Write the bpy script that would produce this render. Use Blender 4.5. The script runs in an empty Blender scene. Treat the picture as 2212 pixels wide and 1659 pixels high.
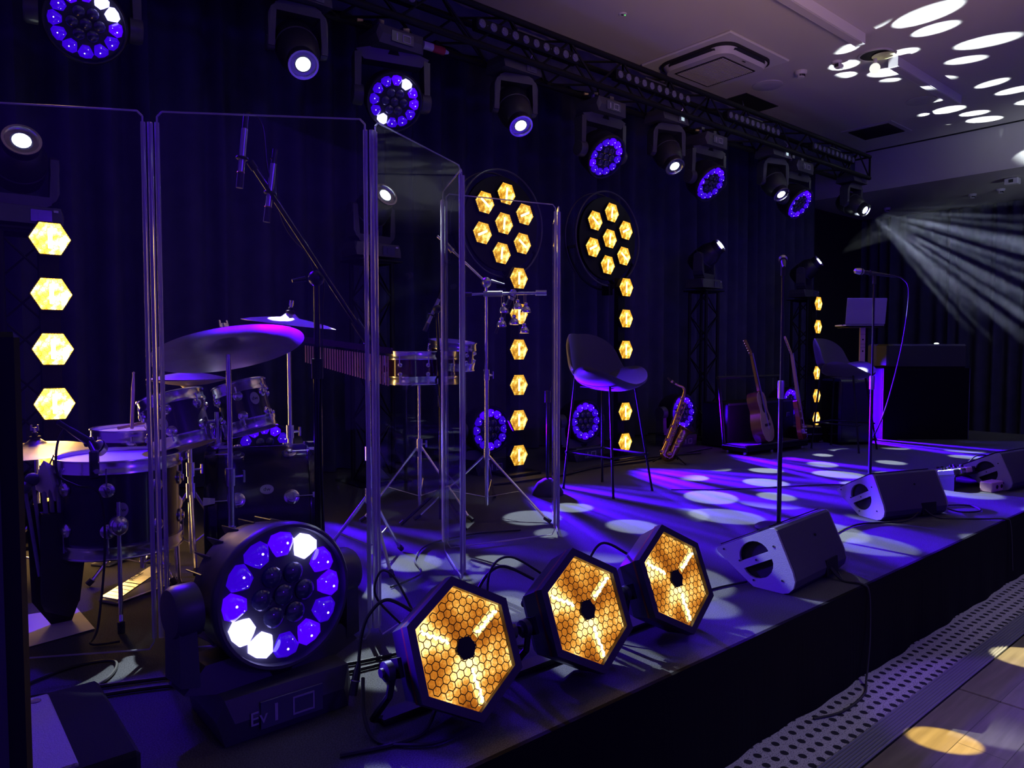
import bpy, bmesh, math, random
from mathutils import Vector as V, Matrix
PI = math.pi
R = math.radians
rnd = random.Random(7)
SC = bpy.context.scene
COL = SC.collection

# ------------------------------------------------------------------ camera
# world: X runs along the stage front, Y towards the back curtain, z = 0 is the stage deck
cd = bpy.data.cameras.new('camera'); cam = bpy.data.objects.new('camera', cd); COL.objects.link(cam)
cd.sensor_width = 36.0; cd.lens = 36.0 * 1568 / 2212; cd.clip_start = 0.02; cd.clip_end = 100
cam.location = (0, 0, 1.0)
cam.rotation_euler = (R(90 - 2.66), 0, R(49.77 - 90))
SC.camera = cam
SC.view_settings.view_transform = 'Standard'; SC.view_settings.look = 'None'
SC.view_settings.gamma = 1.0; SC.view_settings.use_curve_mapping = False
SC.view_settings.exposure = 0.0
SC.cycles.max_bounces = 6; SC.cycles.diffuse_bounces = 2; SC.cycles.glossy_bounces = 3
SC.cycles.transmission_bounces = 4; SC.cycles.transparent_max_bounces = 16; SC.cycles.volume_bounces = 0
SC.cycles.sample_clamp_indirect = 2.0; SC.cycles.sample_clamp_direct = 40.0
SC.cycles.use_light_tree = True
SC.cycles.caustics_reflective = False; SC.cycles.caustics_refractive = False

# ------------------------------------------------------------------ air: no haze in use, blue ambient added in place of its veil
HAZE = 0.0      # the open hall air is left clear; smoke hangs only at the far end
world = bpy.data.worlds.new('blue_ambient'); SC.world = world; world.use_nodes = True
wn = world.node_tree; wn.nodes.clear()
wo = wn.nodes.new('ShaderNodeOutputWorld')
wb = wn.nodes.new('ShaderNodeBackground'); wb.inputs[0].default_value = (0.075, 0.015, 0.60, 1); wb.inputs[1].default_value = 0.60
wn.links.new(wb.outputs[0], wo.inputs[0])
if HAZE > 0:
    wv = wn.nodes.new('ShaderNodeVolumeScatter'); wv.inputs['Color'].default_value = (1, 1, 1, 1)
    wv.inputs['Density'].default_value = HAZE; wv.inputs['Anisotropy'].default_value = 0.45
    wn.links.new(wv.outputs[0], wo.inputs[1])
SPOT_W = 1.0      # overall trims for the three families of lamps
BLUE_W = 1.0

def lamp(name, kind, loc, dirv, power, color, parent=None, **kw):
    d = bpy.data.lights.new(name, kind); d.energy = power; d.color = color
    for k, v in kw.items(): setattr(d, k, v)
    o = bpy.data.objects.new(name, d); COL.objects.link(o)
    o.location = loc
    o.rotation_euler = V(dirv).to_track_quat('-Z', 'Y').to_euler()
    if parent: o.parent = parent
    return o

def gobo(light, scale, rot=0.0, thr=(0.14, 0.34), offs=(0, 0), base=0.0):
    """disc of holes in front of the lamp: round dots of several sizes"""
    d = light.data; d.use_nodes = True; nt = d.node_tree; N = nt.nodes; L = nt.links
    em = [n for n in N if n.type == 'EMISSION'][0]
    tc = N.new('ShaderNodeTexCoord'); sp = N.new('ShaderNodeSeparateXYZ'); L.new(tc.outputs['Normal'], sp.inputs[0])
    def div(a):
        m = N.new('ShaderNodeMath'); m.operation = 'DIVIDE'; L.new(sp.outputs[a], m.inputs[0]); L.new(sp.outputs[2], m.inputs[1]); return m
    cb = N.new('ShaderNodeCombineXYZ'); L.new(div(0).outputs[0], cb.inputs[0]); L.new(div(1).outputs[0], cb.inputs[1])
    mp = N.new('ShaderNodeMapping'); mp.inputs['Scale'].default_value = (scale, scale, 1)
    mp.inputs['Rotation'].default_value = (0, 0, rot); mp.inputs['Location'].default_value = (offs[0], offs[1], 0)
    L.new(cb.outputs[0], mp.inputs[0])
    vo = N.new('ShaderNodeTexVoronoi'); vo.voronoi_dimensions = '2D'; vo.feature = 'F1'; vo.inputs['Scale'].default_value = 1.0
    vo.inputs['Randomness'].default_value = 0.45
    L.new(mp.outputs[0], vo.inputs['Vector'])
    sc = N.new('ShaderNodeSeparateXYZ'); L.new(vo.outputs['Color'], sc.inputs[0])
    mr = N.new('ShaderNodeMapRange'); mr.inputs['To Min'].default_value = thr[0]; mr.inputs['To Max'].default_value = thr[1]
    L.new(sc.outputs[0], mr.inputs[0])
    su = N.new('ShaderNodeMath'); su.operation = 'SUBTRACT'; L.new(mr.outputs[0], su.inputs[0]); L.new(vo.outputs['Distance'], su.inputs[1])
    m2 = N.new('ShaderNodeMapRange'); m2.inputs['From Min'].default_value = -0.01; m2.inputs['From Max'].default_value = 0.03
    m2.inputs['To Min'].default_value = base; m2.inputs['To Max'].default_value = 1.0; m2.interpolation_type = 'SMOOTHSTEP'
    L.new(su.outputs[0], m2.inputs[0])
    L.new(m2.outputs[0], em.inputs['Strength'])

def streaks(light, freq, seed, lo=0.0):
    """noise streaks added to a lamp: brightness varies across the fan"""
    d = light.data; d.use_nodes = True; nt = d.node_tree; N = nt.nodes; L = nt.links
    em = [n for n in N if n.type == 'EMISSION'][0]
    tc = N.new('ShaderNodeTexCoord'); sp = N.new('ShaderNodeSeparateXYZ'); L.new(tc.outputs['Normal'], sp.inputs[0])
    dv = N.new('ShaderNodeMath'); dv.operation = 'DIVIDE'; L.new(sp.outputs[0], dv.inputs[0]); L.new(sp.outputs[2], dv.inputs[1])
    nz = N.new('ShaderNodeTexNoise'); nz.noise_dimensions = '1D'; nz.inputs['Scale'].default_value = freq; nz.inputs['Detail'].default_value = 2
    ad = N.new('ShaderNodeMath'); ad.operation = 'ADD'; ad.inputs[1].default_value = seed; L.new(dv.outputs[0], ad.inputs[0]); L.new(ad.outputs[0], nz.inputs['W'])
    mr = N.new('ShaderNodeMapRange'); mr.inputs['From Min'].default_value = 0.44; mr.inputs['From Max'].default_value = 0.60; mr.inputs['To Min'].default_value = lo; mr.inputs['To Max'].default_value = 1.0
    mr.interpolation_type = 'SMOOTHSTEP'; L.new(nz.outputs[0], mr.inputs[0]); L.new(mr.outputs[0], em.inputs['Strength'])

ZF_ = -0.385
# added fill lamps out of view, and coloured spots for the floor patches
lamp('ceiling_fill', 'SPOT', (3.2, -0.6, 1.2), (0.40, 0.62, 0.80), 380, (1.0, 0.62, 0.50), spot_size=R(70), spot_blend=1.0, shadow_soft_size=0.5)  # added warm fill that brightens the ceiling
lamp('soffit_fill', 'SPOT', (7.4, -2.6, 0.9), (3.1, 4.1, 2.75), 700, (0.80, 0.92, 1.0), spot_size=R(26), spot_blend=1.0, shadow_soft_size=0.5)  # added fill that brightens the soffit face
for hx in (2.5, 4.7):
    lamp('hall_floor_fill', 'SPOT', (hx, -1.1, 3.7), (0.0, 0.33, -0.95), 125, (0.90, 0.86, 1.0), spot_size=R(38), spot_blend=0.7, shadow_soft_size=0.1)  # added fills that brighten the carpet strip and wood floor
lamp('hall_yellow', 'SPOT', (4.6, -2.2, 3.6), V((2.80, 0.93, ZF_)) - V((4.6, -2.2, 3.6)), 9000, (1.0, 0.72, 0.12), spot_size=R(1.9), spot_blend=0.12, shadow_soft_size=0.01)
lamp('hall_yellow_far', 'SPOT', (5.6, -2.2, 3.6), V((3.86, 0.92, ZF_)) - V((5.6, -2.2, 3.6)), 8000, (1.0, 0.88, 0.42), spot_size=R(2.8), spot_blend=0.12, shadow_soft_size=0.01)
lamp('hall_violet', 'SPOT', (5.4, -1.6, 3.6), V((3.35, 0.55, ZF_)) - V((5.4, -1.6, 3.6)), 520, (0.24, 0.06, 1.0), spot_size=R(15), spot_blend=0.25, shadow_soft_size=0.02)
lamp('added_blue_fill', 'SPOT', (2.0, -4.5, 2.8), (0.30, 1, -0.20), 170, (0.10, 0.015, 1.0), spot_size=R(95), spot_blend=0.8, shadow_soft_size=0.25)  # added blue fill from behind the camera, lifts the stage tones

# ------------------------------------------------------------------ mesh helpers
def frame(o, z, up=(0, 0, 1)):
    z = V(z).normalized(); x = V(up).cross(z)
    if x.length < 1e-4: x = V((1, 0, 0))
    x.normalize(); y = z.cross(x)
    return Matrix(((x.x, y.x, z.x, o[0]), (x.y, y.y, z.y, o[1]), (x.z, y.z, z.z, o[2]), (0, 0, 0, 1)))
def loc(*p): return Matrix.Translation(V(p))
def rotz(a): return Matrix.Rotation(a, 4, 'Z')
def rotm(a, ax): return Matrix.Rotation(a, 4, ax)

class MB:
    def __init__(s, T=None): s.v = []; s.f = []; s.T = T or Matrix.Identity(4)
    def add(s, vs, fs, T=None):
        b = len(s.v); TT = s.T @ T if T is not None else s.T
        s.v += [tuple(TT @ V(p)) for p in vs]; s.f += [tuple(i + b for i in f) for f in fs]; return s
    def box(s, c, d, T=None):
        x, y, z = [q / 2 for q in d]
        vs = [(c[0] + i * x, c[1] + j * y, c[2] + k * z) for i in (-1, 1) for j in (-1, 1) for k in (-1, 1)]
        return s.add(vs, [(0, 1, 3, 2), (4, 6, 7, 5), (0, 4, 5, 1), (2, 3, 7, 6), (0, 2, 6, 4), (1, 5, 7, 3)], T)
    def hull(s, pts, T=None):
        bm = bmesh.new()
        for p in pts: bm.verts.new(p)
        r = bmesh.ops.convex_hull(bm, input=bm.verts)
        dead = [e for e in r['geom_interior'] + r['geom_unused'] if isinstance(e, bmesh.types.BMVert)]
        bmesh.ops.delete(bm, geom=list(set(dead)), context='VERTS')
        bmesh.ops.dissolve_limit(bm, angle_limit=0.01, verts=bm.verts, edges=bm.edges)
        bm.verts.index_update()
        vs = [tuple(q.co) for q in bm.verts]; fs = [tuple(q.index for q in f.verts) for f in bm.faces]; bm.free()
        return s.add(vs, fs, T)
    def cbox(s, c, d, b=0.01, T=None):
        x, y, z = [q / 2 for q in d]; pts = []
        for i in (-1, 1):
            for j in (-1, 1):
                for k in (-1, 1):
                    pts += [(c[0] + i * (x - b), c[1] + j * (y - b), c[2] + k * z), (c[0] + i * (x - b), c[1] + j * y, c[2] + k * (z - b)), (c[0] + i * x, c[1] + j * (y - b), c[2] + k * (z - b))]
        return s.hull(pts, T)
    def cyl(s, p0, p1, r0, r1=None, n=12, T=None):
        r1 = r0 if r1 is None else r1; p0 = V(p0); p1 = V(p1); F = frame(p0, p1 - p0, (0, 0, 1) if abs((p1 - p0).normalized().z) < .99 else (0, 1, 0)); h = (p1 - p0).length
        vs = []
        for r, z in ((r0, 0), (r1, h)):
            for i in range(n): a = 2 * PI * i / n; vs.append(F @ V((r * math.cos(a), r * math.sin(a), z)))
        fs = [(i, (i + 1) % n, n + (i + 1) % n, n + i) for i in range(n)] + [tuple(range(n - 1, -1, -1)), tuple(range(n, 2 * n))]
        return s.add(vs, fs, T)
    def tube(s, pts, r, n=8, T=None, closed=False):
        pts = [V(p) for p in pts]; m = len(pts); rs = r if isinstance(r, (list, tuple)) else [r] * m
        vs = []; nrm = None
        for i, p in enumerate(pts):
            if closed: t = pts[(i + 1) % m] - pts[i - 1]
            else: t = pts[min(i + 1, m - 1)] - pts[max(i - 1, 0)]
            t.normalize()
            if nrm is None:
                nrm = t.cross(V((0, 0, 1)))
                if nrm.length < 1e-3: nrm = t.cross(V((0, 1, 0)))
            nrm = (nrm - t * nrm.dot(t)).normalized(); bn = t.cross(nrm)
            for k in range(n): a = 2 * PI * k / n; vs.append(p + rs[i] * (math.cos(a) * nrm + math.sin(a) * bn))
        fs = [(i * n + k, i * n + (k + 1) % n, (i + 1) * n + (k + 1) % n, (i + 1) * n + k) for i in range(m - 1) for k in range(n)]
        if closed: fs += [((m - 1) * n + k, (m - 1) * n + (k + 1) % n, (k + 1) % n, k) for k in range(n)]
        else: fs += [tuple(range(n - 1, -1, -1)), tuple((m - 1) * n + k for k in range(n))]
        return s.add(vs, fs, T)
    def lathe(s, prof, n=32, T=None):
        vs = []; m = len(prof)
        for r, z in prof:
            for i in range(n): a = 2 * PI * i / n; vs.append((r * math.cos(a), r * math.sin(a), z))
        fs = [(i * n + k, i * n + (k + 1) % n, (i + 1) * n + (k + 1) % n, (i + 1) * n + k) for i in range(m - 1) for k in range(n)]
        if prof[0][0] > 1e-6: fs.append(tuple(range(n - 1, -1, -1)))
        if prof[-1][0] > 1e-6: fs.append(tuple((m - 1) * n + k for k in range(n)))
        return s.add(vs, fs, T)
    def prism(s, poly, z0, z1, T=None):
        n = len(poly); vs = [(x, y, z0) for x, y in poly] + [(x, y, z1) for x, y in poly]
        return s.add(vs, [tuple(range(n - 1, -1, -1)), tuple(range(n, 2 * n))] + [(i, (i + 1) % n, n + (i + 1) % n, n + i) for i in range(n)], T)
    def ring(s, out, inn, z0, z1, T=None):
        n = len(out); vs = [(x, y, z) for z in (z0, z1) for P in (out, inn) for x, y in P]
        fs = []
        for i in range(n):
            j = (i + 1) % n
            fs += [(i, j, 2 * n + j, 2 * n + i), (n + j, n + i, 3 * n + i, 3 * n + j), (2 * n + i, 2 * n + j, 3 * n + j, 3 * n + i), (j, i, n + i, n + j)]
        return s.add(vs, fs, T)
    def torus(s, Rr, r, n=32, m=8, T=None, a0=0, a1=2 * PI):
        full = abs(a1 - a0 - 2 * PI) < 1e-6; k = n if full else n + 1
        pts = [(Rr * math.cos(a0 + (a1 - a0) * i / n), Rr * math.sin(a0 + (a1 - a0) * i / n), 0) for i in range(k)]
        return s.tube(pts, r, m, T, closed=full)
    def sphere(s, c, r, n=12, T=None, sz=1.0):
        m = max(4, n // 2); prof = [(r * math.sin(PI * i / m), -r * sz * math.cos(PI * i / m)) for i in range(m + 1)]
        return s.lathe(prof, n, (T if T is not None else Matrix.Identity(4)) @ loc(*c))
    def build(s, name, mat, parent=None, ang=40, label=None):
        me = bpy.data.meshes.new(name); me.from_pydata(s.v, [], s.f); me.validate(); me.update()
        bm = bmesh.new(); bm.from_mesh(me); bmesh.ops.remove_doubles(bm, verts=bm.verts, dist=1e-6)
        bmesh.ops.recalc_face_normals(bm, faces=bm.faces); bm.to_mesh(me); bm.free()
        if ang: me.shade_smooth(); me.set_sharp_from_angle(angle=R(ang))
        me.materials.append(mat)
        return link(name, me, parent, label)

def link(name, me, parent=None, label=None):
    o = bpy.data.objects.new(name, me); COL.objects.link(o)
    if parent: o.parent = parent
    if label: o['label'] = label
    return o
def tag(o, label, cat=None, group=None, kind=None):
    o['label'] = label
    if cat: o['category'] = cat
    if group: o['group'] = group
    if kind: o['kind'] = kind
    return o
def thing(name, label, cat, T=None, group=None):
    o = bpy.data.objects.new(name, None); COL.objects.link(o); o.empty_display_size = 0.05
    if T is not None: o.matrix_world = T if isinstance(T, Matrix) else loc(*T)
    return tag(o, label, cat, group)
def copy_tree(o, parent=None, T=None):
    c = o.copy(); COL.objects.link(c); c.parent = parent
    if T is not None: c.matrix_world = T
    for ch in list(o.children): copy_tree(ch, c)
    return c
def struct(o): o['kind'] = 'structure'; return o
def ngon(n, r, a0=0.0, cx=0, cy=0): return [(cx + r * math.cos(a0 + 2 * PI * i / n), cy + r * math.sin(a0 + 2 * PI * i / n)) for i in range(n)]
def bez(pts, n=8):
    """smooth curve through the points (Catmull-Rom)"""
    P = [V(p) for p in pts]; out = []
    for i in range(len(P) - 1):
        a = P[max(i - 1, 0)]; b = P[i]; c = P[i + 1]; d = P[min(i + 2, len(P) - 1)]
        for k in range(n):
            t = k / n; out.append(0.5 * ((2 * b) + (c - a) * t + (2 * a - 5 * b + 4 * c - d) * t * t + (3 * b - a - 3 * c + d) * t ** 3))
    return out + [P[-1]]

def lettering(body, size, m, parent, T, extrude=0.0004, centre=False):
    tx = bpy.data.curves.new('lettering', 'FONT'); tx.body = body; tx.size = size; tx.extrude = extrude
    if centre: tx.align_x = 'CENTER'; tx.align_y = 'CENTER'
    to = bpy.data.objects.new('lettering_curve', tx); COL.objects.link(to)
    bpy.context.view_layer.update()
    me = bpy.data.meshes.new_from_object(to.evaluated_get(bpy.context.evaluated_depsgraph_get()))
    bpy.data.objects.remove(to); bpy.data.curves.remove(tx); me.materials.clear(); me.materials.append(m)
    o = link('lettering', me, parent); o.matrix_local = T; return o

# ------------------------------------------------------------------ materials
def mat(name, col, rough=0.5, metal=0.0, noise=None, bump=None, coat=0.0, sheen=0.0, spec=0.5):
    m = bpy.data.materials.new(name); m.use_nodes = True; nt = m.node_tree; b = nt.nodes['Principled BSDF']
    b.inputs['Base Color'].default_value = (*col, 1); b.inputs['Roughness'].default_value = rough; b.inputs['Metallic'].default_value = metal
    b.inputs['Coat Weight'].default_value = coat; b.inputs['Sheen Weight'].default_value = sheen; b.inputs['Specular IOR Level'].default_value = spec
    if noise or bump:
        tc = nt.nodes.new('ShaderNodeTexCoord'); nz = nt.nodes.new('ShaderNodeTexNoise'); nt.links.new(tc.outputs['Object'], nz.inputs['Vector'])
        nz.inputs['Scale'].default_value = (noise or bump)[0]; nz.inputs['Detail'].default_value = 4
        if noise:
            mx = nt.nodes.new('ShaderNodeMix'); mx.data_type = 'RGBA'
            mx.inputs[6].default_value = (*col, 1); mx.inputs[7].default_value = (*noise[1], 1)
            rp = nt.nodes.new('ShaderNodeMapRange'); rp.inputs['From Min'].default_value = 0.35; rp.inputs['From Max'].default_value = 0.65
            nt.links.new(nz.outputs[0], rp.inputs[0]); nt.links.new(rp.outputs[0], mx.inputs[0]); nt.links.new(mx.outputs[2], b.inputs['Base Color'])
        if bump:
            n2 = nt.nodes.new('ShaderNodeTexNoise'); n2.inputs['Scale'].default_value = bump[0]; nt.links.new(tc.outputs['Object'], n2.inputs['Vector'])
            bp = nt.nodes.new('ShaderNodeBump'); bp.inputs['Strength'].default_value = bump[1]; bp.inputs['Distance'].default_value = bump[2] if len(bump) > 2 else 0.005
            nt.links.new(n2.outputs[0], bp.inputs['Height']); nt.links.new(bp.outputs[0], b.inputs['Normal'])
    return m
def emat(name, col, strength):
    m = bpy.data.materials.new(name); m.use_nodes = True; nt = m.node_tree; nt.nodes.clear()
    e = nt.nodes.new('ShaderNodeEmission'); e.inputs[0].default_value = (*col, 1); e.inputs[1].default_value = strength
    o = nt.nodes.new('ShaderNodeOutputMaterial'); nt.links.new(e.outputs[0], o.inputs[0]); m.cycles.emission_sampling='NONE'; return m
def hexgrid(nt, vec, scale):
    """distance to the nearest centre of a honeycomb lattice and hexagonal distance to its cell edge"""
    N = nt.nodes; L = nt.links
    def vm(op, a, b=None):
        n = N.new('ShaderNodeVectorMath'); n.operation = op
        for i, q in enumerate((a, b)):
            if q is None: continue
            if isinstance(q, tuple): n.inputs[i].default_value = q
            else: L.new(q, n.inputs[i])
        return n
    s = vm('MULTIPLY', vec, (scale, scale, 0)).outputs[0]
    r = (1.0, 1.7320508, 1.0); h = (0.5, 0.8660254, 0.0)
    s = vm('ADD', s, (100.0, 173.20508, 0)).outputs[0]
    a = vm('SUBTRACT', vm('MODULO', s, r).outputs[0], h).outputs[0]
    b = vm('SUBTRACT', vm('MODULO', vm('ADD', s, h).outputs[0], r).outputs[0], h).outputs[0]
    la = vm('LENGTH', a).outputs['Value']; lb = vm('LENGTH', b).outputs['Value']
    cmp_ = N.new('ShaderNodeMath'); cmp_.operation = 'LESS_THAN'; L.new(la, cmp_.inputs[0]); L.new(lb, cmp_.inputs[1])
    mx = N.new('ShaderNodeMix'); mx.data_type = 'VECTOR'; L.new(cmp_.outputs[0], mx.inputs[0]); L.new(b, mx.inputs[4]); L.new(a, mx.inputs[5])
    g = vm('ABSOLUTE', mx.outputs[1]).outputs[0]
    dt = vm('DOT_PRODUCT', g, (0.5, 0.8660254, 0)).outputs['Value']
    sx = N.new('ShaderNodeSeparateXYZ'); L.new(g, sx.inputs[0])
    hd = N.new('ShaderNodeMath'); hd.operation = 'MAXIMUM'; L.new(dt, hd.inputs[0]); L.new(sx.outputs[0], hd.inputs[1])
    ln = vm('LENGTH', g).outputs['Value']
    return ln, hd.outputs[0]

M = {}
M['carpet'] = mat('stage_carpet', (0.045, 0.045, 0.052), 0.95, noise=(260, (0.095, 0.095, 0.105)), bump=(420, 0.5, 0.004), spec=0.1)
M['skirt'] = mat('skirt_cloth', (0.004, 0.003, 0.006), 0.9, bump=(90, 0.2, 0.003), spec=0.1)
M['curtain'] = mat('curtain_velvet', (0.080, 0.080, 0.135), 0.85, noise=(5, (0.060, 0.060, 0.105)), spec=0.15)
M['ceil'] = mat('ceiling_paint', (0.62, 0.58, 0.56), 0.9)
M['white'] = mat('white_enamel', (0.72, 0.70, 0.70), 0.5)
M['offwhite'] = mat('offwhite_plastic', (0.60, 0.57, 0.58), 0.45)
M['dark'] = mat('dark_void', (0.012, 0.012, 0.014), 0.8)
M['blk'] = mat('black_powdercoat', (0.007, 0.007, 0.009), 0.6, spec=0.25)
M['blkgloss'] = mat('black_gloss', (0.012, 0.012, 0.016), 0.16)
M['plastic'] = mat('black_plastic', (0.022, 0.022, 0.028), 0.36)
M['rubber'] = mat('black_rubber', (0.014, 0.014, 0.016), 0.7)
M['casing'] = mat('grey_casing', (0.065, 0.065, 0.075), 0.38, bump=(200, 0.06, 0.001))
M['chrome'] = mat('chrome', (0.90, 0.90, 0.94), 0.20, 1.0)
M['steel'] = mat('steel', (0.55, 0.55, 0.58), 0.28, 1.0)
M['bronze'] = mat('cymbal_bronze', (0.50, 0.45, 0.42), 0.45, 1.0, noise=(9, (0.42, 0.36, 0.33)))
M['brass'] = mat('sax_brass', (0.62, 0.42, 0.16), 0.22, 1.0)
M['maroon'] = mat('drum_lacquer', (0.045, 0.010, 0.030), 0.14, coat=0.7)
M['ebony'] = mat('drum_ebony', (0.030, 0.018, 0.05), 0.28, coat=0.5)
M['head'] = mat('drum_head', (0.62, 0.58, 0.66), 0.55)
M['paper'] = mat('paper', (0.75, 0.72, 0.66), 0.8)
M['wood'] = mat('stick_hickory', (0.55, 0.40, 0.22), 0.5, noise=(30, (0.46, 0.32, 0.17)))
M['spruce'] = mat('spruce_top', (0.62, 0.48, 0.28), 0.28, noise=(14, (0.56, 0.42, 0.23)))
M['mahog'] = mat('mahogany', (0.20, 0.075, 0.035), 0.25, noise=(10, (0.14, 0.05, 0.025)))
M['redburst'] = mat('guitar_red', (0.34, 0.06, 0.03), 0.18, coat=0.6)
M['maple'] = mat('maple_neck', (0.50, 0.34, 0.18), 0.3)
M['rosew'] = mat('rosewood', (0.05, 0.03, 0.02), 0.4)
M['uphol'] = mat('stool_upholstery', (0.055, 0.045, 0.075), 0.6, bump=(240, 0.15, 0.002), sheen=0.2)
M['grey'] = mat('grey_textured_paint', (0.30, 0.29, 0.33), 0.75, bump=(420, 0.6, 0.003), noise=(600, (0.22, 0.21, 0.25)))
M['grille'] = mat('grey_steel_grille', (0.055, 0.052, 0.068), 0.6, bump=(500, 0.2, 0.002))
M['yellow'] = mat('yellow_plug', (0.75, 0.65, 0.12), 0.5)
M['red'] = mat('red_tube', (0.45, 0.02, 0.03), 0.4)
M['hole'] = mat('port_black', (0.003, 0.003, 0.004), 0.9)
M['laptop'] = mat('laptop_aluminium', (0.52, 0.52, 0.56), 0.35, 0.6)
M['pink'] = mat('pale_post', (0.62, 0.40, 0.42), 0.5)
M['tape'] = mat('grey_tape', (0.35, 0.33, 0.40), 0.7)
M['gold'] = mat('gold_trim', (0.5, 0.3, 0.12), 0.35, 1.0)
M['copper'] = mat('copper_trim', (0.35, 0.12, 0.06), 0.35, 0.8)
M['lensdark'] = mat('unlit_lens', (0.04, 0.04, 0.09), 0.08, coat=1.0)
M['lensgrey'] = mat('frosted_lens', (0.24, 0.24, 0.32), 0.25, noise=(160, (0.09, 0.09, 0.14)))
M['display'] = emat('lit_display', (0.55, 0.7, 0.8), 0.9)
M['displayoff'] = mat('display_bezel', (0.09, 0.09, 0.13), 0.2)
def lensmat(name, col, strength):
    m = mat(name, (0.01, 0.0, 0.12), 0.10, coat=1.0); b = m.node_tree.nodes['Principled BSDF']
    b.inputs['Emission Color'].default_value = (*col, 1); b.inputs['Emission Strength'].default_value = strength
    m.cycles.emission_sampling = 'NONE'; return m
M['led'] = lensmat('led_blue', (0.055, 0.0, 1.0), 0.62)
M['ledmid'] = lensmat('led_blue_mid', (0.075, 0.0, 1.0), 1.1)
M['glint'] = emat('lens_glint_white', (0.75, 0.70, 1.0), 2.5)  # glowing white dots standing in for glints on the lens domes
M['ledhot'] = lensmat('led_blue_hot', (0.42, 0.38, 1.0), 6.0)
M['beam'] = emat('lamp_white', (0.86, 1.0, 0.97), 16.0)
M['green'] = emat('green_led', (0.1, 1.0, 0.15), 1.5)
M['fil'] = emat('filament', (1.0, 0.72, 0.34), 16.0)
M['filsoft'] = emat('filament_small', (1.0, 0.74, 0.28), 4.0)
M['screenlit'] = emat('status_light', (0.9, 1.0, 0.85), 2.5)

def acrylic():
    m = bpy.data.materials.new('clear_acrylic'); m.use_nodes = True; nt = m.node_tree; N = nt.nodes; L = nt.links; N.clear()
    o = N.new('ShaderNodeOutputMaterial'); t = N.new('ShaderNodeBsdfTransparent'); t.inputs[0].default_value = (0.93, 0.93, 0.95, 1)
    g = N.new('ShaderNodeBsdfGlossy'); g.inputs['Roughness'].default_value = 0.02
    fr = N.new('ShaderNodeFresnel'); fr.inputs[0].default_value = 1.45
    mx = N.new('ShaderNodeMixShader'); ge = N.new('ShaderNodeNewGeometry'); iv = N.new('ShaderNodeMath'); iv.operation = 'SUBTRACT'; iv.inputs[0].default_value = 1.0; L.new(ge.outputs['Backfacing'], iv.inputs[1])
    ff = N.new('ShaderNodeMath'); ff.operation = 'MULTIPLY'; L.new(fr.outputs[0], ff.inputs[0]); L.new(iv.outputs[0], ff.inputs[1])   # reflect at the outer faces only
    L.new(ff.outputs[0], mx.inputs[0]); L.new(t.outputs[0], mx.inputs[1]); L.new(g.outputs[0], mx.inputs[2])
    # dust and fine scratches
    tc = N.new('ShaderNodeTexCoord'); nz = N.new('ShaderNodeTexNoise'); nz.inputs['Scale'].default_value = 2.2; nz.inputs['Detail'].default_value = 5
    L.new(tc.outputs['Object'], nz.inputs['Vector'])
    sp = N.new('ShaderNodeTexNoise'); sp.inputs['Scale'].default_value = 95; L.new(tc.outputs['Object'], sp.inputs['Vector'])
    a = N.new('ShaderNodeMapRange'); a.inputs['From Min'].default_value = 0.52; a.inputs['From Max'].default_value = 0.75; L.new(nz.outputs[0], a.inputs[0])
    b = N.new('ShaderNodeMapRange'); b.inputs['From Min'].default_value = 0.66; b.inputs['From Max'].default_value = 0.74; L.new(sp.outputs[0], b.inputs[0])
    k = N.new('ShaderNodeMath'); k.operation = 'MULTIPLY'; L.new(a.outputs[0], k.inputs[0]); L.new(b.outputs[0], k.inputs[1])
    k2 = N.new('ShaderNodeMath'); k2.operation = 'MULTIPLY'; k2.inputs[1].default_value = 0.16; L.new(k.outputs[0], k2.inputs[0])
    d = N.new('ShaderNodeBsdfDiffuse'); d.inputs[0].default_value = (0.7, 0.7, 0.75, 1)
    m2 = N.new('ShaderNodeMixShader'); L.new(k2.outputs[0], m2.inputs[0]); L.new(mx.outputs[0], m2.inputs[1]); L.new(d.outputs[0], m2.inputs[2])
    L.new(m2.outputs[0], o.inputs[0]); return m
M['acrylic'] = acrylic()
def acrylic_edge():
    # polished edges and hinge rods of the shield: clear plastic that bends and scatters the light it carries
    m = mat('acrylic_edge', (0.92, 0.91, 0.96), 0.16); b = m.node_tree.nodes['Principled BSDF']
    b.inputs['Transmission Weight'].default_value = 0.6; b.inputs['IOR'].default_value = 1.45
    return m
M['edge'] = acrylic_edge()

def dotted_carpet():
    m = mat('dotted_carpet', (0.30, 0.29, 0.33), 0.9, spec=0.1); nt = m.node_tree; N = nt.nodes; L = nt.links; b = N['Principled BSDF']
    tc = N.new('ShaderNodeTexCoord'); ln, hd = hexgrid(nt, tc.outputs['Object'], 1 / 0.058)
    th = N.new('ShaderNodeMapRange'); th.inputs['From Min'].default_value = 0.23; th.inputs['From Max'].default_value = 0.27; L.new(ln, th.inputs[0])
    nz = N.new('ShaderNodeTexNoise'); nz.inputs['Scale'].default_value = 260; L.new(tc.outputs['Object'], nz.inputs['Vector'])
    sp = N.new('ShaderNodeMapRange'); sp.inputs['From Min'].default_value = 0.36; sp.inputs['From Max'].default_value = 0.44; L.new(nz.outputs[0], sp.inputs[0])
    mu = N.new('ShaderNodeMath'); mu.operation = 'MULTIPLY'; L.new(th.outputs[0], mu.inputs[0]); L.new(sp.outputs[0], mu.inputs[1])
    mx = N.new('ShaderNodeMix'); mx.data_type = 'RGBA'; mx.inputs[6].default_value = (0.02, 0.02, 0.03, 1); mx.inputs[7].default_value = (0.36, 0.35, 0.40, 1)
    L.new(mu.outputs[0], mx.inputs[0]); L.new(mx.outputs[2], b.inputs['Base Color']); return m
M['dots'] = dotted_carpet()

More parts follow.
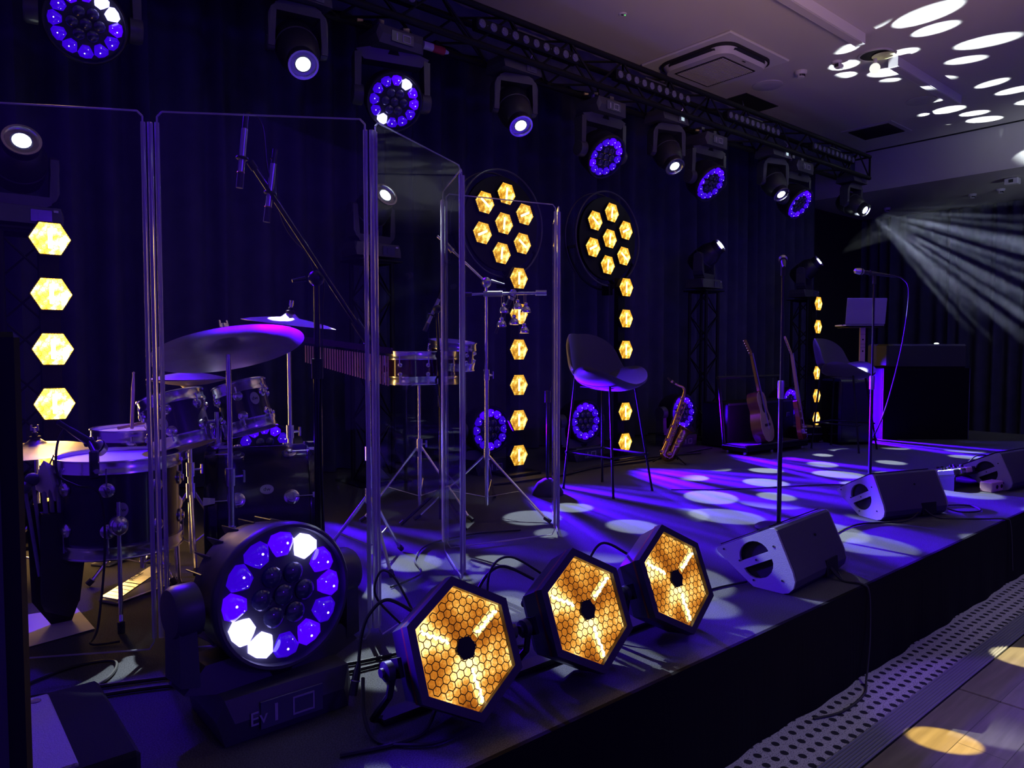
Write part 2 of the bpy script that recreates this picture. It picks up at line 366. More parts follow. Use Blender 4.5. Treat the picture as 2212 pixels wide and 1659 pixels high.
def parquet():
    m = mat('oak_print', (0.2, 0.15, 0.11), 0.35, coat=0.15); nt = m.node_tree; N = nt.nodes; L = nt.links; b = N['Principled BSDF']
    tc = N.new('ShaderNodeTexCoord'); mp = N.new('ShaderNodeMapping'); mp.inputs['Scale'].default_value = (3.0, 40, 1); L.new(tc.outputs['Object'], mp.inputs[0])
    nz = N.new('ShaderNodeTexNoise'); nz.inputs['Scale'].default_value = 1.0; nz.inputs['Detail'].default_value = 6; L.new(mp.outputs[0], nz.inputs[0])
    br = N.new('ShaderNodeTexBrick'); br.inputs['Scale'].default_value = 1.0; br.inputs['Brick Width'].default_value = 0.93; br.inputs['Row Height'].default_value = 0.155
    br.inputs['Mortar Size'].default_value = 0.0015; br.inputs['Color1'].default_value = (0.21, 0.175, 0.145, 1); br.inputs['Color2'].default_value = (0.14, 0.115, 0.095, 1)
    br.inputs['Mortar'].default_value = (0.05, 0.04, 0.03, 1); br.offset = 0.5; L.new(tc.outputs['Object'], br.inputs['Vector'])
    mx = N.new('ShaderNodeMix'); mx.data_type = 'RGBA'; mx.blend_type = 'MULTIPLY'; mx.inputs[0].default_value = 0.7
    cr = N.new('ShaderNodeValToRGB'); cr.color_ramp.elements[0].position = 0.3; cr.color_ramp.elements[0].color = (0.45, 0.42, 0.40, 1); cr.color_ramp.elements[1].position = 0.7
    L.new(nz.outputs[0], cr.inputs[0]); L.new(br.outputs[0], mx.inputs[6]); L.new(cr.outputs[0], mx.inputs[7]); L.new(mx.outputs[2], b.inputs['Base Color']); return m
M['parquet'] = parquet()

def amber(name, strength, cell, fil=None):
    """glowing hammered amber glass behind a honeycomb screen; object space: x right, y up"""
    m = bpy.data.materials.new(name); m.use_nodes = True; nt = m.node_tree; N = nt.nodes; L = nt.links; N.clear()
    o = N.new('ShaderNodeOutputMaterial'); e = N.new('ShaderNodeEmission'); L.new(e.outputs[0], o.inputs[0])
    tc = N.new('ShaderNodeTexCoord'); P = tc.outputs['Object']
    nz = N.new('ShaderNodeTexNoise'); nz.inputs['Scale'].default_value = 8 if fil else 24; nz.inputs['Detail'].default_value = 1.5 if fil else 2; L.new(P, nz.inputs['Vector'])
    vo = N.new('ShaderNodeTexVoronoi'); vo.inputs['Scale'].default_value = 170; L.new(P, vo.inputs['Vector'])
    ad = N.new('ShaderNodeMath'); ad.operation = 'MULTIPLY_ADD'; ad.inputs[1].default_value = 0.09 if fil else 0.1; L.new(vo.outputs['Distance'], ad.inputs[0]); L.new(nz.outputs[0], ad.inputs[2])
    sub = N.new('ShaderNodeMapRange'); sub.inputs['From Min'].default_value = 0.34 if fil else 0.30; sub.inputs['From Max'].default_value = 0.76 if fil else 0.80; sub.inputs['To Min'].default_value = 0.25; sub.inputs['To Max'].default_value = 0.90
    L.new(ad.outputs[0], sub.inputs[0])
    cr = N.new('ShaderNodeValToRGB'); E_ = cr.color_ramp.elements
    E_[0].position = 0.28; E_[0].color = (0.20, 0.04, 0.004, 1); E_[1].position = 0.86; E_[1].color = (3.0, 1.9, 0.7, 1)
    q = E_.new(0.5); q.color = (0.60, 0.19, 0.018, 1); q = E_.new(0.64); q.color = (1.0, 0.46, 0.07, 1)
    if not fil:
        for el, c in zip(E_, ((0.30, 0.115, 0.006, 1), (0.75, 0.34, 0.025, 1), (1.05, 0.60, 0.075, 1), (2.4, 1.7, 0.5, 1))): el.color = c
    L.new(sub.outputs[0], cr.inputs[0])
    ln, hd = hexgrid(nt, P, 1 / cell)
    th = N.new('ShaderNodeMapRange'); th.inputs['From Min'].default_value = 0.43; th.inputs['From Max'].default_value = 0.47; th.inputs['To Min'].default_value = 1; th.inputs['To Max'].default_value = 1.0 if fil else 0.35
    L.new(hd, th.inputs[0])
    mu = N.new('ShaderNodeMath'); mu.operation = 'MULTIPLY'; mu.inputs[1].default_value = strength; L.new(th.outputs[0], mu.inputs[0])
    m.cycles.emission_sampling = 'NONE'
    L.new(cr.outputs[0], e.inputs[0]); L.new(mu.outputs[0], e.inputs[1]); return m
M['amber'] = amber('amber_glass', 1.0, 0.022, True)
M['ambersmall'] = amber('amber_lens', 1.5, 0.017)
M['ambernear'] = amber('amber_lens_bright', 12.0, 0.026)

# ================================================================== the hall
ZC = 3.8; ZF = -0.385; EDGE = 1.355
def sbox(name, c, d, m, parent=None):
    o = MB().box(c, d).build(name, m, parent, ang=0)
    if not parent: struct(o)
    return o
deck = sbox('stage_floor', (3.2, (EDGE + 5.75) / 2, -0.02), (14.0, 5.75 - EDGE, 0.04), M['carpet'])
base = sbox('floor', (4.0, 0.0, ZF - 0.03), (19, 12.2, 0.03), M['dark'])
# dance-floor panels, 0.92 m square, with open joints
pm_ = MB().cbox((0, 0, 0), (0.912, 0.912, 0.015), 0.003).build('floor_panel', M['parquet'], base, ang=0)
pm_.location = (3.28 + 0.46, 1.046 - 0.46, ZF - 0.0075)
for i in range(-2, 7):
    for j in range(0, 3):
        if (i, j) == (0, 0): continue
        o = link('floor_panel', pm_.data, base); o.location = (3.28 + 0.46 + 0.92 * i, 1.046 - 0.46 - 0.92 * j, ZF - 0.0075)
sbox('carpet_strip', (5.2, 1.25, ZF - 0.006), (15.0, 0.215, 0.012), M['dots'])
tr = sbox('trim_1', (5.2, 1.094, ZF - 0.006), (15.0, 0.094, 0.010), M['plastic'])
rdg = None
for k in range(8):
    if rdg is None: rdg = MB().hull([(-7.5, -0.0042, 0), (7.5, -0.0042, 0), (-7.5, 0.0042, 0), (7.5, 0.0042, 0), (-7.5, -0.002, 0.005), (7.5, -0.002, 0.005), (-7.5, 0.002, 0.005), (7.5, 0.002, 0.005)]).build('ridge', mat('grey_ridge', (0.16, 0.16, 0.20), 0.4), tr, ang=0)
    o = rdg if k == 0 else link('ridge', rdg.data, tr)
    o.location = (5.2, 1.0525 + 0.0118 * k, ZF - 0.001)
# stage skirt: cloth hanging from the deck edge, lightly rippled
sk = MB(); n = 420; vs = []; fs = []
for i in range(n + 1):
    x = -3.8 + 14.0 * i / n; w = 0.006 * math.sin(x * 9 + 1.3 * math.sin(x * 1.7)) + 0.004 * math.sin(x * 23)
    vs += [(x, EDGE - 0.004, 0.002), (x, EDGE - 0.010, -0.05), (x, EDGE - 0.014 + w, ZF + 0.001), (x, EDGE + 0.01, 0.002)]
for i in range(n):
    a = 4 * i; fs += [(a, a + 1, a + 5, a + 4), (a + 1, a + 2, a + 6, a + 5), (a + 3, a, a + 4, a + 7)]
sk.add(vs, fs); o = sk.build('stage_skirt', M['skirt'], None, ang=0); struct(o)
o = MB().box((5.2, 3.55, -0.2), (9.9, 4.3, 0.35)).build('stage_base', M['dark'], None, ang=0); struct(o)

sbox('ceiling', (3.3, -0.2, ZC + 0.04), (14.46, 12.0, 0.08), M['ceil'])
sbox('ceiling_beam', (11.72, -0.2, (3.235 + ZC + 0.08) / 2), (2.37, 12.0, ZC + 0.08 - 3.235), M['ceil'])
sbox('corner_shadow_line', (10.522, 0.0, ZC - 0.008), (0.012, 9.4, 0.016), M['dark'])  # dark strip laid in as the shadow line of the ceiling corner
sbox('wall_back', (4.4, 5.78, 1.75), (17, 0.08, 4.4), M['dark'])
sbox('wall_right', (12.95, -0.2, 1.45), (0.08, 12.2, 3.7), M['dark'])

def curtain(name, x0, x1, z0, z1, label, T, amp=0.055, wl=0.21, seed=1, sub=9):
    rr = random.Random(seed); vs = []; fs = []; L = x1 - x0; x = x0; cols = []
    while x < x1:
        w = wl * rr.uniform(0.65, 1.4); a = amp * rr.uniform(0.6, 1.3)
        for k in range(sub): cols.append((x + w * k / sub, a * math.sin(2 * PI * k / sub)))
        x += w
    for x, y in cols:
        for t in (0, 0.5, 1): vs.append((x, y * (0.75 + 0.35 * (1 - t)), z0 + (z1 - z0) * t))
    for i in range(len(cols) - 1):
        for k in range(2): a = 3 * i + k; fs.append((a, a + 3, a + 4, a + 1))
    o = MB().add(vs, fs).build(name, M['curtain'], None, ang=60); o.matrix_world = T
    return tag(o, label, 'curtain')
curtain('stage_curtain', -3.2, 10.5, 0.01, 3.75, 'long dark pleated curtain hanging across the whole back of the stage', loc(0, 5.5, 0), amp=0.085, wl=0.24, seed=3)
curtain('stage_curtain', -5.4, 3.2, -0.35, 3.22, 'dark pleated curtain closing the far right end of the hall', loc(12.75, 2.0, 0) @ rotz(-PI / 2), seed=5)
curtain('stage_border', -3.2, 10.5, 3.42, 3.79, 'short black border cloth hanging above the lighting truss', loc(0, 4.85, 0), amp=0.02, wl=0.3, seed=9)

# ---------------------------------------------------------------- ceiling fittings
t = thing('air_conditioner', 'square ceiling cassette air conditioner with slatted grille', 'air conditioner', (6.14, 4.21, ZC))
MB().cbox((0, 0, -0.012), (1.0, 1.0, 0.024), 0.008).build('ceiling_panel', M['white'], t, ang=0)
def rsq(h, r, n=6):
    out = []
    for q, (sx, sy) in enumerate(((1, 1), (-1, 1), (-1, -1), (1, -1))):
        for k in range(n + 1):
            a = PI / 2 * (q + k / n); out.append((sx * (h - r) + r * math.cos(a), sy * (h - r) + r * math.sin(a)))
    return out
MB().prism(rsq(0.41, 0.16), -0.05, -0.02).build('shadow_gap', M['dark'], t, ang=0)
m = MB(); P0 = rsq(0.395, 0.15); P1 = rsq(0.36, 0.13)
m.add([(x, y, -0.045) for x, y in P0] + [(x, y, -0.105) for x, y in P1], [tuple(range(28))[::-1], tuple(range(28, 56))] + [(i, (i + 1) % 28, 28 + (i + 1) % 28, 28 + i) for i in range(28)])
m.build('fascia', M['offwhite'], t)
MB().prism(rsq(0.275, 0.01, 1), -0.108, -0.103).build('grille_frame', M['plastic'], t, ang=0)
sl = MB().box((0, 0, 0), (0.50, 0.009, 0.005)).build('slat', M['offwhite'], t, ang=0); sl.location = (0, -0.25, -0.110)
for k in range(1, 26):
    o = link('slat', sl.data, t); o.location = (0, -0.25 + 0.02 * k, -0.110)
for a in range(4):
    o = MB(rotz(a * PI / 2)).hull([(-0.26, 0.385, -0.058), (0.26, 0.385, -0.058), (-0.21, 0.405, -0.052), (0.21, 0.405, -0.052), (-0.26, 0.375, -0.075), (0.26, 0.375, -0.075)]).build('louvre', M['plastic'], t, ang=0)
MB().box((-0.02, -0.33, -0.106), (0.05, 0.014, 0.002)).build('maker_plate', M['plastic'], t, ang=0)

def linear_light(x0, x1, y, label, lit):
    t = thing('linear_light', label, 'ceiling light', ((x0 + x1) / 2, y, ZC), 'linear profile lights'); h = (x1 - x0) / 2
    MB().box((0, 0, -0.045), (2 * h, 0.085, 0.09)).build('housing', M['white'], t, ang=0)
    MB().box((0, 0, -0.091), (2 * h - 0.06, 0.060, 0.004)).build('diffuser', M['offwhite'], t, ang=0)
    MB().box((-h - 0.002, 0, -0.045), (0.006, 0.089, 0.094)).build('end_cap', M['offwhite'], t, ang=0)
    MB().box((h + 0.002, 0, -0.045), (0.006, 0.089, 0.094)).build('end_cap', M['offwhite'], t, ang=0)
linear_light(4.2, 6.62, 3.03, 'white linear ceiling light nearest the air conditioner, running out of frame', 0)
linear_light(7.36, 9.02, 3.05, 'shorter white linear ceiling light beyond the round recess', 1)
t = thing('recessed_downlight', 'round open ceiling recess with a bare white globe bulb', 'downlight', (7.16, 3.13, ZC))
MB().ring(ngon(32, 0.155), ngon(32, 0.135), -0.012, 0.0).build('trim_ring', M['offwhite'], t)
MB().lathe([(0.135, -0.006), (0.135, -0.004)], 32).build('opening', M['dark'], t)
MB(loc(0.05, -0.05, -0.01)).lathe([(0.0, 0), (0.09, 0), (0.10, -0.006), (0.0, -0.004)], 24).build('reflector', mat('downlight_reflector', (0.75, 0.72, 0.35), 0.4), t)
MB().cyl((0.06, 0.03, 0), (0.07, 0.035, -0.06), 0.018).build('socket', M['offwhite'], t)
MB().sphere((0.075, 0.037, -0.10), 0.048, 16).build('bulb', emat('bulb_glow', (0.95, 0.97, 0.85), 1.1), t)

def dome(name, label, p, r, h, cat='detector'):
    t = thing(name, label, cat, p)
    MB().lathe([(0, 0), (r, 0), (r, -0.25 * h), (r * 0.8, -0.55 * h), (0, -0.55 * h)], 20).build('base', M['white'], t)
    m = MB(); m.lathe([(r * 0.62, -0.5 * h), (r * 0.58, -h), (0, -1.1 * h)], 20); m.build('cap', M['white'], t)
    for k in range(5):
        a = R(-160 + 25 * k); MB(loc(r * 0.63 * math.cos(a), r * 0.63 * math.sin(a), -0.72 * h) @ rotz(a)).box((0, 0, 0), (0.006, 0.012, h * 0.28)).build('vent_slot', M['dark'], t, ang=0)
dome('smoke_detector', 'white domed smoke detector on the ceiling beside the air conditioner', (7.02, 3.80, ZC), 0.06, 0.062)
dome('smoke_detector', 'small smoke detector under the beam just right of the truss end', (11.95, 5.0, 3.235), 0.055, 0.06)
dome('smoke_detector', 'middle one of the detectors under the ceiling beam', (11.83, 3.77, 3.235), 0.055, 0.06)
dome('smoke_detector', 'rightmost round detector under the ceiling beam', (11.76, 3.40, 3.235), 0.055, 0.06)
t = thing('motion_sensor', 'small box-shaped motion sensor between detector and round recess', 'sensor', (7.05, 3.45, ZC))
MB().lathe([(0, 0), (0.05, 0), (0.045, -0.02), (0, -0.02)], 16).build('base', M['white'], t)
MB().cbox((0.02, -0.01, -0.04), (0.10, 0.06, 0.05), 0.012).build('housing', M['white'], t, ang=0)
MB().box((-0.032, -0.015, -0.045), (0.006, 0.035, 0.03)).build('sensor_window', M['dark'], t, ang=0)
t = thing('ceiling_speaker', 'flat round white speaker cover on ceiling near the dark hatch', 'speaker', (7.11, 4.22, ZC))
MB().lathe([(0, 0), (0.155, 0), (0.155, -0.006), (0.145, -0.010)], 36).build('rim', M['offwhite'], t); MB().lathe([(0.143, -0.004), (0.143, -0.009), (0, -0.011)], 36).build('mesh_cover', M['offwhite'], t)
t = thing('ceiling_speaker', 'flat round speaker cover behind the shorter linear light', 'speaker', (8.86, 3.36, ZC))
MB().lathe([(0, 0), (0.155, 0), (0.155, -0.006), (0.145, -0.010)], 36).build('rim', M['offwhite'], t); MB().lathe([(0.143, -0.004), (0.143, -0.009), (0, -0.011)], 36).build('mesh_cover', M['offwhite'], t)
t = thing('ceiling_hatch', 'open dark square hatch in the ceiling above the truss', 'hatch', (7.47, 4.62, ZC))
MB().box((0, 0, -0.002), (0.64, 0.24, 0.004)).build('opening', M['hole'], t, ang=0)
for sx, sy, lx, ly in ((0, 0.125, 0.66, 0.01), (0, -0.125, 0.66, 0.01), (0.325, 0, 0.01, 0.25), (-0.325, 0, 0.01, 0.25)): MB().box((sx, sy, -0.003), (lx, ly, 0.006)).build('frame_bar', M['plastic'], t, ang=0)
MB().tube(bez([(-0.15, 0.03, -0.004), (-0.15, 0.02, -0.05), (-0.13, 0.03, -0.07)], 4), 0.006, 6).build('hook', M['steel'], t)
t = thing('ceiling_grille', 'square louvred air grille near the far ceiling edge', 'vent', (9.63, 4.18, ZC))
MB().ring([(-0.31, -0.31), (0.31, -0.31), (0.31, 0.31), (-0.31, 0.31)], [(-0.25, -0.25), (0.25, -0.25), (0.25, 0.25), (-0.25, 0.25)], -0.012, 0).build('frame', M['offwhite'], t, ang=0)
MB().box((0, 0, -0.001), (0.5, 0.5, 0.002)).build('duct', M['hole'], t, ang=0)
for k in range(11): MB(loc(-0.225 + 0.045 * k, 0, -0.010) @ rotm(R(40), 'Y')).box((0, 0, 0), (0.034, 0.5, 0.003)).build('louvre', M['plastic'], t, ang=0)
t = thing('emergency_light', 'tiny ceiling spot with a green indicator', 'ceiling light', (4.70, 4.127, ZC))
MB().lathe([(0, 0), (0.035, 0), (0.03, -0.008), (0, -0.008)], 18).build('plate', M['white'], t); MB().sphere((0.015, -0.012, -0.010), 0.005, 8).build('indicator', M['green'], t); MB().box((-0.005, 0, -0.009), (0.02, 0.012, 0.004)).build('window', M['dark'], t, ang=0)
t = thing('beam_projector', 'small white box fixed under the beam at right edge', 'projector', (11.1, 3.08, 3.235))
MB().cbox((0, 0, -0.05), (0.12, 0.16, 0.08), 0.01).build('housing', M['white'], t, ang=0); MB().cyl((0, 0, -0.012), (0, 0, 0), 0.03).build('mount', M['white'], t); MB().box((-0.062, 0, -0.05), (0.004, 0.05, 0.04)).build('window', M['dark'], t, ang=0)

# ================================================================== truss and lamps on it
TY = 4.40
def truss(name, label, length, s, T, r=0.025, rb=0.010, pitch=0.32, group=None):
    t = thing(name, label, 'truss', T, group); h = s / 2
    ch = MB().cyl((0, 0, 0), (length, 0, 0), r, n=10).build('chord', M['blk'], t); ch.location = (0, -h, -h)
    for a, b in ((h, -h), (-h, h), (h, h)): o = link('chord', ch.data, t); o.location = (0, a, b)
    n = int(length / pitch); L = math.hypot(pitch, s)
    br = MB().cyl((0, 0, 0), (pitch, 0, s), rb, n=6).build('brace', M['blk'], t); first = True
    for side in range(4):
        for k in range(n):
            o = br if first else link('brace', br.data, t); first = False
            Tm = rotm(side * PI / 2, 'X') @ loc(k * pitch, -h, -h)
            if (k + side) % 2: Tm = rotm(side * PI / 2, 'X') @ loc(k * pitch, -h, h) @ Matrix.Scale(-1, 4, (0, 0, 1))
            o.matrix_local = Tm
    for x in (0.0, length):
        MB().box((x, -h, 0), (0.02, 0.02, s)).box((x, h, 0), (0.02, 0.02, s)).box((x, 0, h), (0.02, s, 0.02)).box((x, 0, -h), (0.02, s, 0.02)).build('end_frame', M['blk'], t, ang=0)
    return t
truss('lighting_truss', 'long black box truss carrying the stage lamps under the ceiling', 12.16, 0.27, loc(-2.5, TY, 3.355))
for x in (0.6, 2.9, 5.2, 7.5, 9.3):
    pass
def led_bar(x0, x1, label):
    t = thing('led_bar', label, 'light bar', loc((x0 + x1) / 2, TY - 0.16, 3.36), 'unlit light bars clipped to the truss'); L = x1 - x0
    MB().cbox((0, 0.03, 0), (L + 0.09, 0.07, 0.085), 0.008).build('housing', M['casing'] if False else M['blk'], t, ang=0)
    MB().box((0, 0.0, 0.049), (L * 0.3, 0.02, 0.012)).build('top_rail', M['casing'], t, ang=0)
    le = None
    for k in range(10):
        if le is None: le = MB(frame((0, 0, 0), (0, -1, 0))).lathe([(0.032, 0.0), (0.030, 0.006), (0.018, 0.012), (0, 0.014)], 16).build('lens', M['lensgrey'], t)
        o = le if k == 0 else link('lens', le.data, t); o.location = (-L / 2 + L * k / 9, -0.006, 0)
    for k in (0, 2, 6, 8): MB().sphere((-L / 2 + L * (k + 0.5) / 9, -0.004, 0), 0.005, 8).build('sensor_dot', M['lensgrey'], t)
    for sx in (-0.3, 0.3): MB().box((sx * L, 0.075, 0.02), (0.04, 0.06, 0.05)).build('clamp', M['blk'], t, ang=0)
led_bar(3.30, 4.25, 'unlit light bar with ten round lenses nearest the camera')
led_bar(4.80, 5.75, 'unlit light bar with ten lenses under the air conditioner')
led_bar(6.46, 7.36, 'unlit light bar with lenses below the dark ceiling hatch')
led_bar(8.18, 9.13, 'unlit light bar at the far end of the truss')
led_bar(1.55, 2.70, 'unlit light bar cut off by the top of the picture')

t = thing('confetti_tube', 'small red and white tube clipped under the truss', 'tube', loc(3.02, 4.42, 3.165))
MB().cyl((-0.11, 0, 0), (-0.03, 0, 0), 0.028, n=14).cyl((0.07, 0, 0), (0.11, 0, 0), 0.022, 0.010, n=14).build('white_ends', M['white'], t); MB().cyl((-0.03, 0, 0), (0.07, 0, 0), 0.0285, n=14).build('red_sleeve', M['red'], t); MB().box((0, 0, 0.035), (0.03, 0.05, 0.03)).build('clip', M['blk'], t, ang=0)

def petal(T, r_in, r_out, half, n=12):
    """one domed LED lens: rounded trapezoid between two radii"""
    rm = (r_in + r_out) / 2; wi = r_in * math.tan(half) * 0.90; wo = r_out * math.tan(half) * 0.84; d = (r_out - r_in) / 2
    out = [(-wi * .6, r_in), (wi * .6, r_in), (wi, r_in + d * .45), (wo, r_out - d * .75), (wo * .72, r_out - d * .12), (0, r_out + d * .06), (-wo * .72, r_out - d * .12), (-wo, r_out - d * .75), (-wi, r_in + d * .45)]
    k = len(out); vs = [(x, y, 0) for x, y in out]
    for s, z in ((0.97, 0.008), (0.74, 0.020), (0.40, 0.026)): vs += [(x * s, rm + (y - rm) * s, z) for x, y in out]
    vs.append((0, rm, 0.028)); fs = [tuple(range(k))[::-1]]
    for l in range(3):
        for i in range(k): fs.append((l * k + i, l * k + (i + 1) % k, (l + 1) * k + (i + 1) % k, (l + 1) * k + i))
    fs += [(3 * k + i, 3 * k + (i + 1) % k, 4 * k) for i in range(k)]
    return MB(T).add(vs, fs)

def wash_lamp(label, pivot, aim, hang, hot, mid=(), base_dir=0.0, base_z=None, group=None, power=60, size=100, detail=False, yaw=None, beams=None):
    """moving wash lamp: base, yoke and a round head with a ring of twelve blue lenses"""
    pv = V(pivot); t = thing('wash_lamp', label, 'stage light', loc(*pv), group)
    s = 1 if hang else -1; A = V(aim).normalized()
    yw = math.atan2(A.y, A.x) + PI / 2 if yaw is None else yaw
    B = rotz(yw)
    bz = (base_z - pv.z) if base_z is not None else s * 0.36
    Bb = loc(0, 0, bz) @ rotz(base_dir)
    h = 0.12
    MB(Bb).hull([(x, y, z) for x, y, z in [(i * a, j * b, k) for i in (-1, 1) for j in (-1, 1) for a, b, k in ((0.17, 0.135, -h / 2), (0.17, 0.135, h / 2), (0.185, 0.12, 0), (0.15, 0.15, 0))]]).build('base', M['casing'], t, ang=0)
    MB(Bb @ loc(0, -0.150, 0)).box((0, 0, 0), (0.17, 0.006, 0.07)).build('control_panel', M['displayoff'], t, ang=0)
    d = MB(Bb @ loc(0.03, -0.1535, 0)); d.ring([(-0.03, -0.024), (0.03, -0.024), (0.03, 0.024), (-0.03, 0.024)], [(-0.026, -0.02), (0.026, -0.02), (0.026, 0.02), (-0.026, 0.02)], -0.002, 0.002, rotm(PI / 2, 'X')); d.build('display_frame', M['offwhite'] if not detail else M['tape'], t, ang=0)
    MB(Bb @ loc(-0.045, -0.1535, 0)).box((0, 0, 0), (0.008, 0.003, 0.045)).build('status_strip', M['offwhite'] if not detail else M['tape'], t, ang=0)
    # yoke
    yt = bz - s * 0.085
    Y = MB(B); Y.hull([(-0.255, i * 0.05, yt + s * 0.01) for i in (-1, 1)] + [(0.255, i * 0.05, yt + s * 0.01) for i in (-1, 1)] + [(i * 0.16, j * 0.07, yt + s * 0.03) for i in (-1, 1) for j in (-1, 1)] + [(i * 0.20, j * 0.05, yt - s * 0.05) for i in (-1, 1) for j in (-1, 1)])
    for i in (-1, 1):
        Y.hull([(i * a, j * b, z) for j in (-1, 1) for a, b, z in ((0.215, 0.055, yt), (0.262, 0.05, yt - s * 0.01), (0.222, 0.05, -s * 0.02), (0.262, 0.045, -s * 0.02))])
    Y.build('yoke', M['casing'], t, ang=30)
    for i in (-1, 1):
        MB(B @ frame((i * 0.205, 0, 0), (i, 0, 0), (0, 0, 1))).lathe([(0.0, 0.0), (0.068, 0.0), (0.068, 0.05), (0.060, 0.064), (0, 0.066)], 24).build('pivot_cap', M['casing'], t)
    MB(B).cyl((0, 0, yt), (0, 0, bz), 0.075, n=20).build('swivel', M['blk'], t)
    # head
    H = frame((0, 0, 0), A)
    MB(H).lathe([(0, -0.165), (0.10, -0.165), (0.15, -0.13), (0.178, -0.08), (0.188, -0.01), (0.188, 0.055), (0.196, 0.066), (0.196, 0.095), (0.190, 0.104), (0.182, 0.104), (0.180, 0.080), (0, 0.080)], 48).build('head_shell', M['casing'] if detail else M['plastic'], t)
    fin = None
    if detail:
        nf = 22
        for k in range(nf):
            a = R(20) + R(320) * k / (nf - 1)
            F = H @ rotz(a) @ loc(0.16, 0, -0.075)
            if fin is None: fin = MB().cbox((0, 0, 0), (0.06, 0.005, 0.10), 0.002).build('cooling_fin', M['casing'], t, ang=0)
            o = fin if k == 0 else link('cooling_fin', fin.data, t); o.matrix_local = F
    me = {}; glint = None
    for k in range(12):
        mm = 'ledhot' if k in hot else ('ledmid' if k in mid else 'led')
        if mm not in me:
            o = petal(None, 0.104, 0.168, R(15)).build('lens', M[mm], t, ang=50); me[mm] = o.data
        else: o = link('lens', me[mm], t)
        o.matrix_local = H @ loc(0, 0, 0.080) @ rotz(-k * PI / 6)
        if mm != 'ledhot':  # glint dots added on the dome, not a lamp part
            if glint is None: glint = MB().sphere((0.006, 0.141, 0.0265), 0.0036, 8).sphere((-0.010, 0.120, 0.022), 0.0020, 8).build('lens_glint', M['glint'], o)
            else: link('lens_glint', glint.data, o)
    ic = None
    for k in range(7):
        p = (0, 0) if k == 0 else (0.062 * math.cos(k * PI / 3), 0.062 * math.sin(k * PI / 3))
        if ic is None: ic = MB().lathe([(0.029, 0.0), (0.028, 0.008), (0.018, 0.017), (0, 0.020)], 16).build('centre_lens', M['lensdark'], t)
        o = ic if k == 0 else link('centre_lens', ic.data, t); o.matrix_local = H @ loc(p[0], p[1], 0.080)
    if hang:
        for i in (-1, 1): MB(Bb @ loc(i * 0.1, 0, 0.06)).cyl((0, 0, 0), (0, 0, 0.07), 0.018, n=8).box((0, 0, 0.06), (0.05, 0.075, 0.03)).build('truss_clamp', M['steel'], t, ang=0)
    if hang:
        for i in (-1, 1): MB(Bb @ loc(-0.22 + 0.09 * i, -0.10, 0.05)).cyl((0, 0, 0), (0.035, -0.01, 0.004), 0.010, 0.007, n=10).build('cable_plug', M['yellow'], t)
    if power > 0:
        li = lamp('wash_light', 'SPOT', A * 0.16, A, power * BLUE_W, (0.062, 0.0, 1.0), t, spot_size=R(size), spot_blend=0.6, shadow_soft_size=0.05)
        if beams: streaks(li, beams[0], beams[1])
    return t

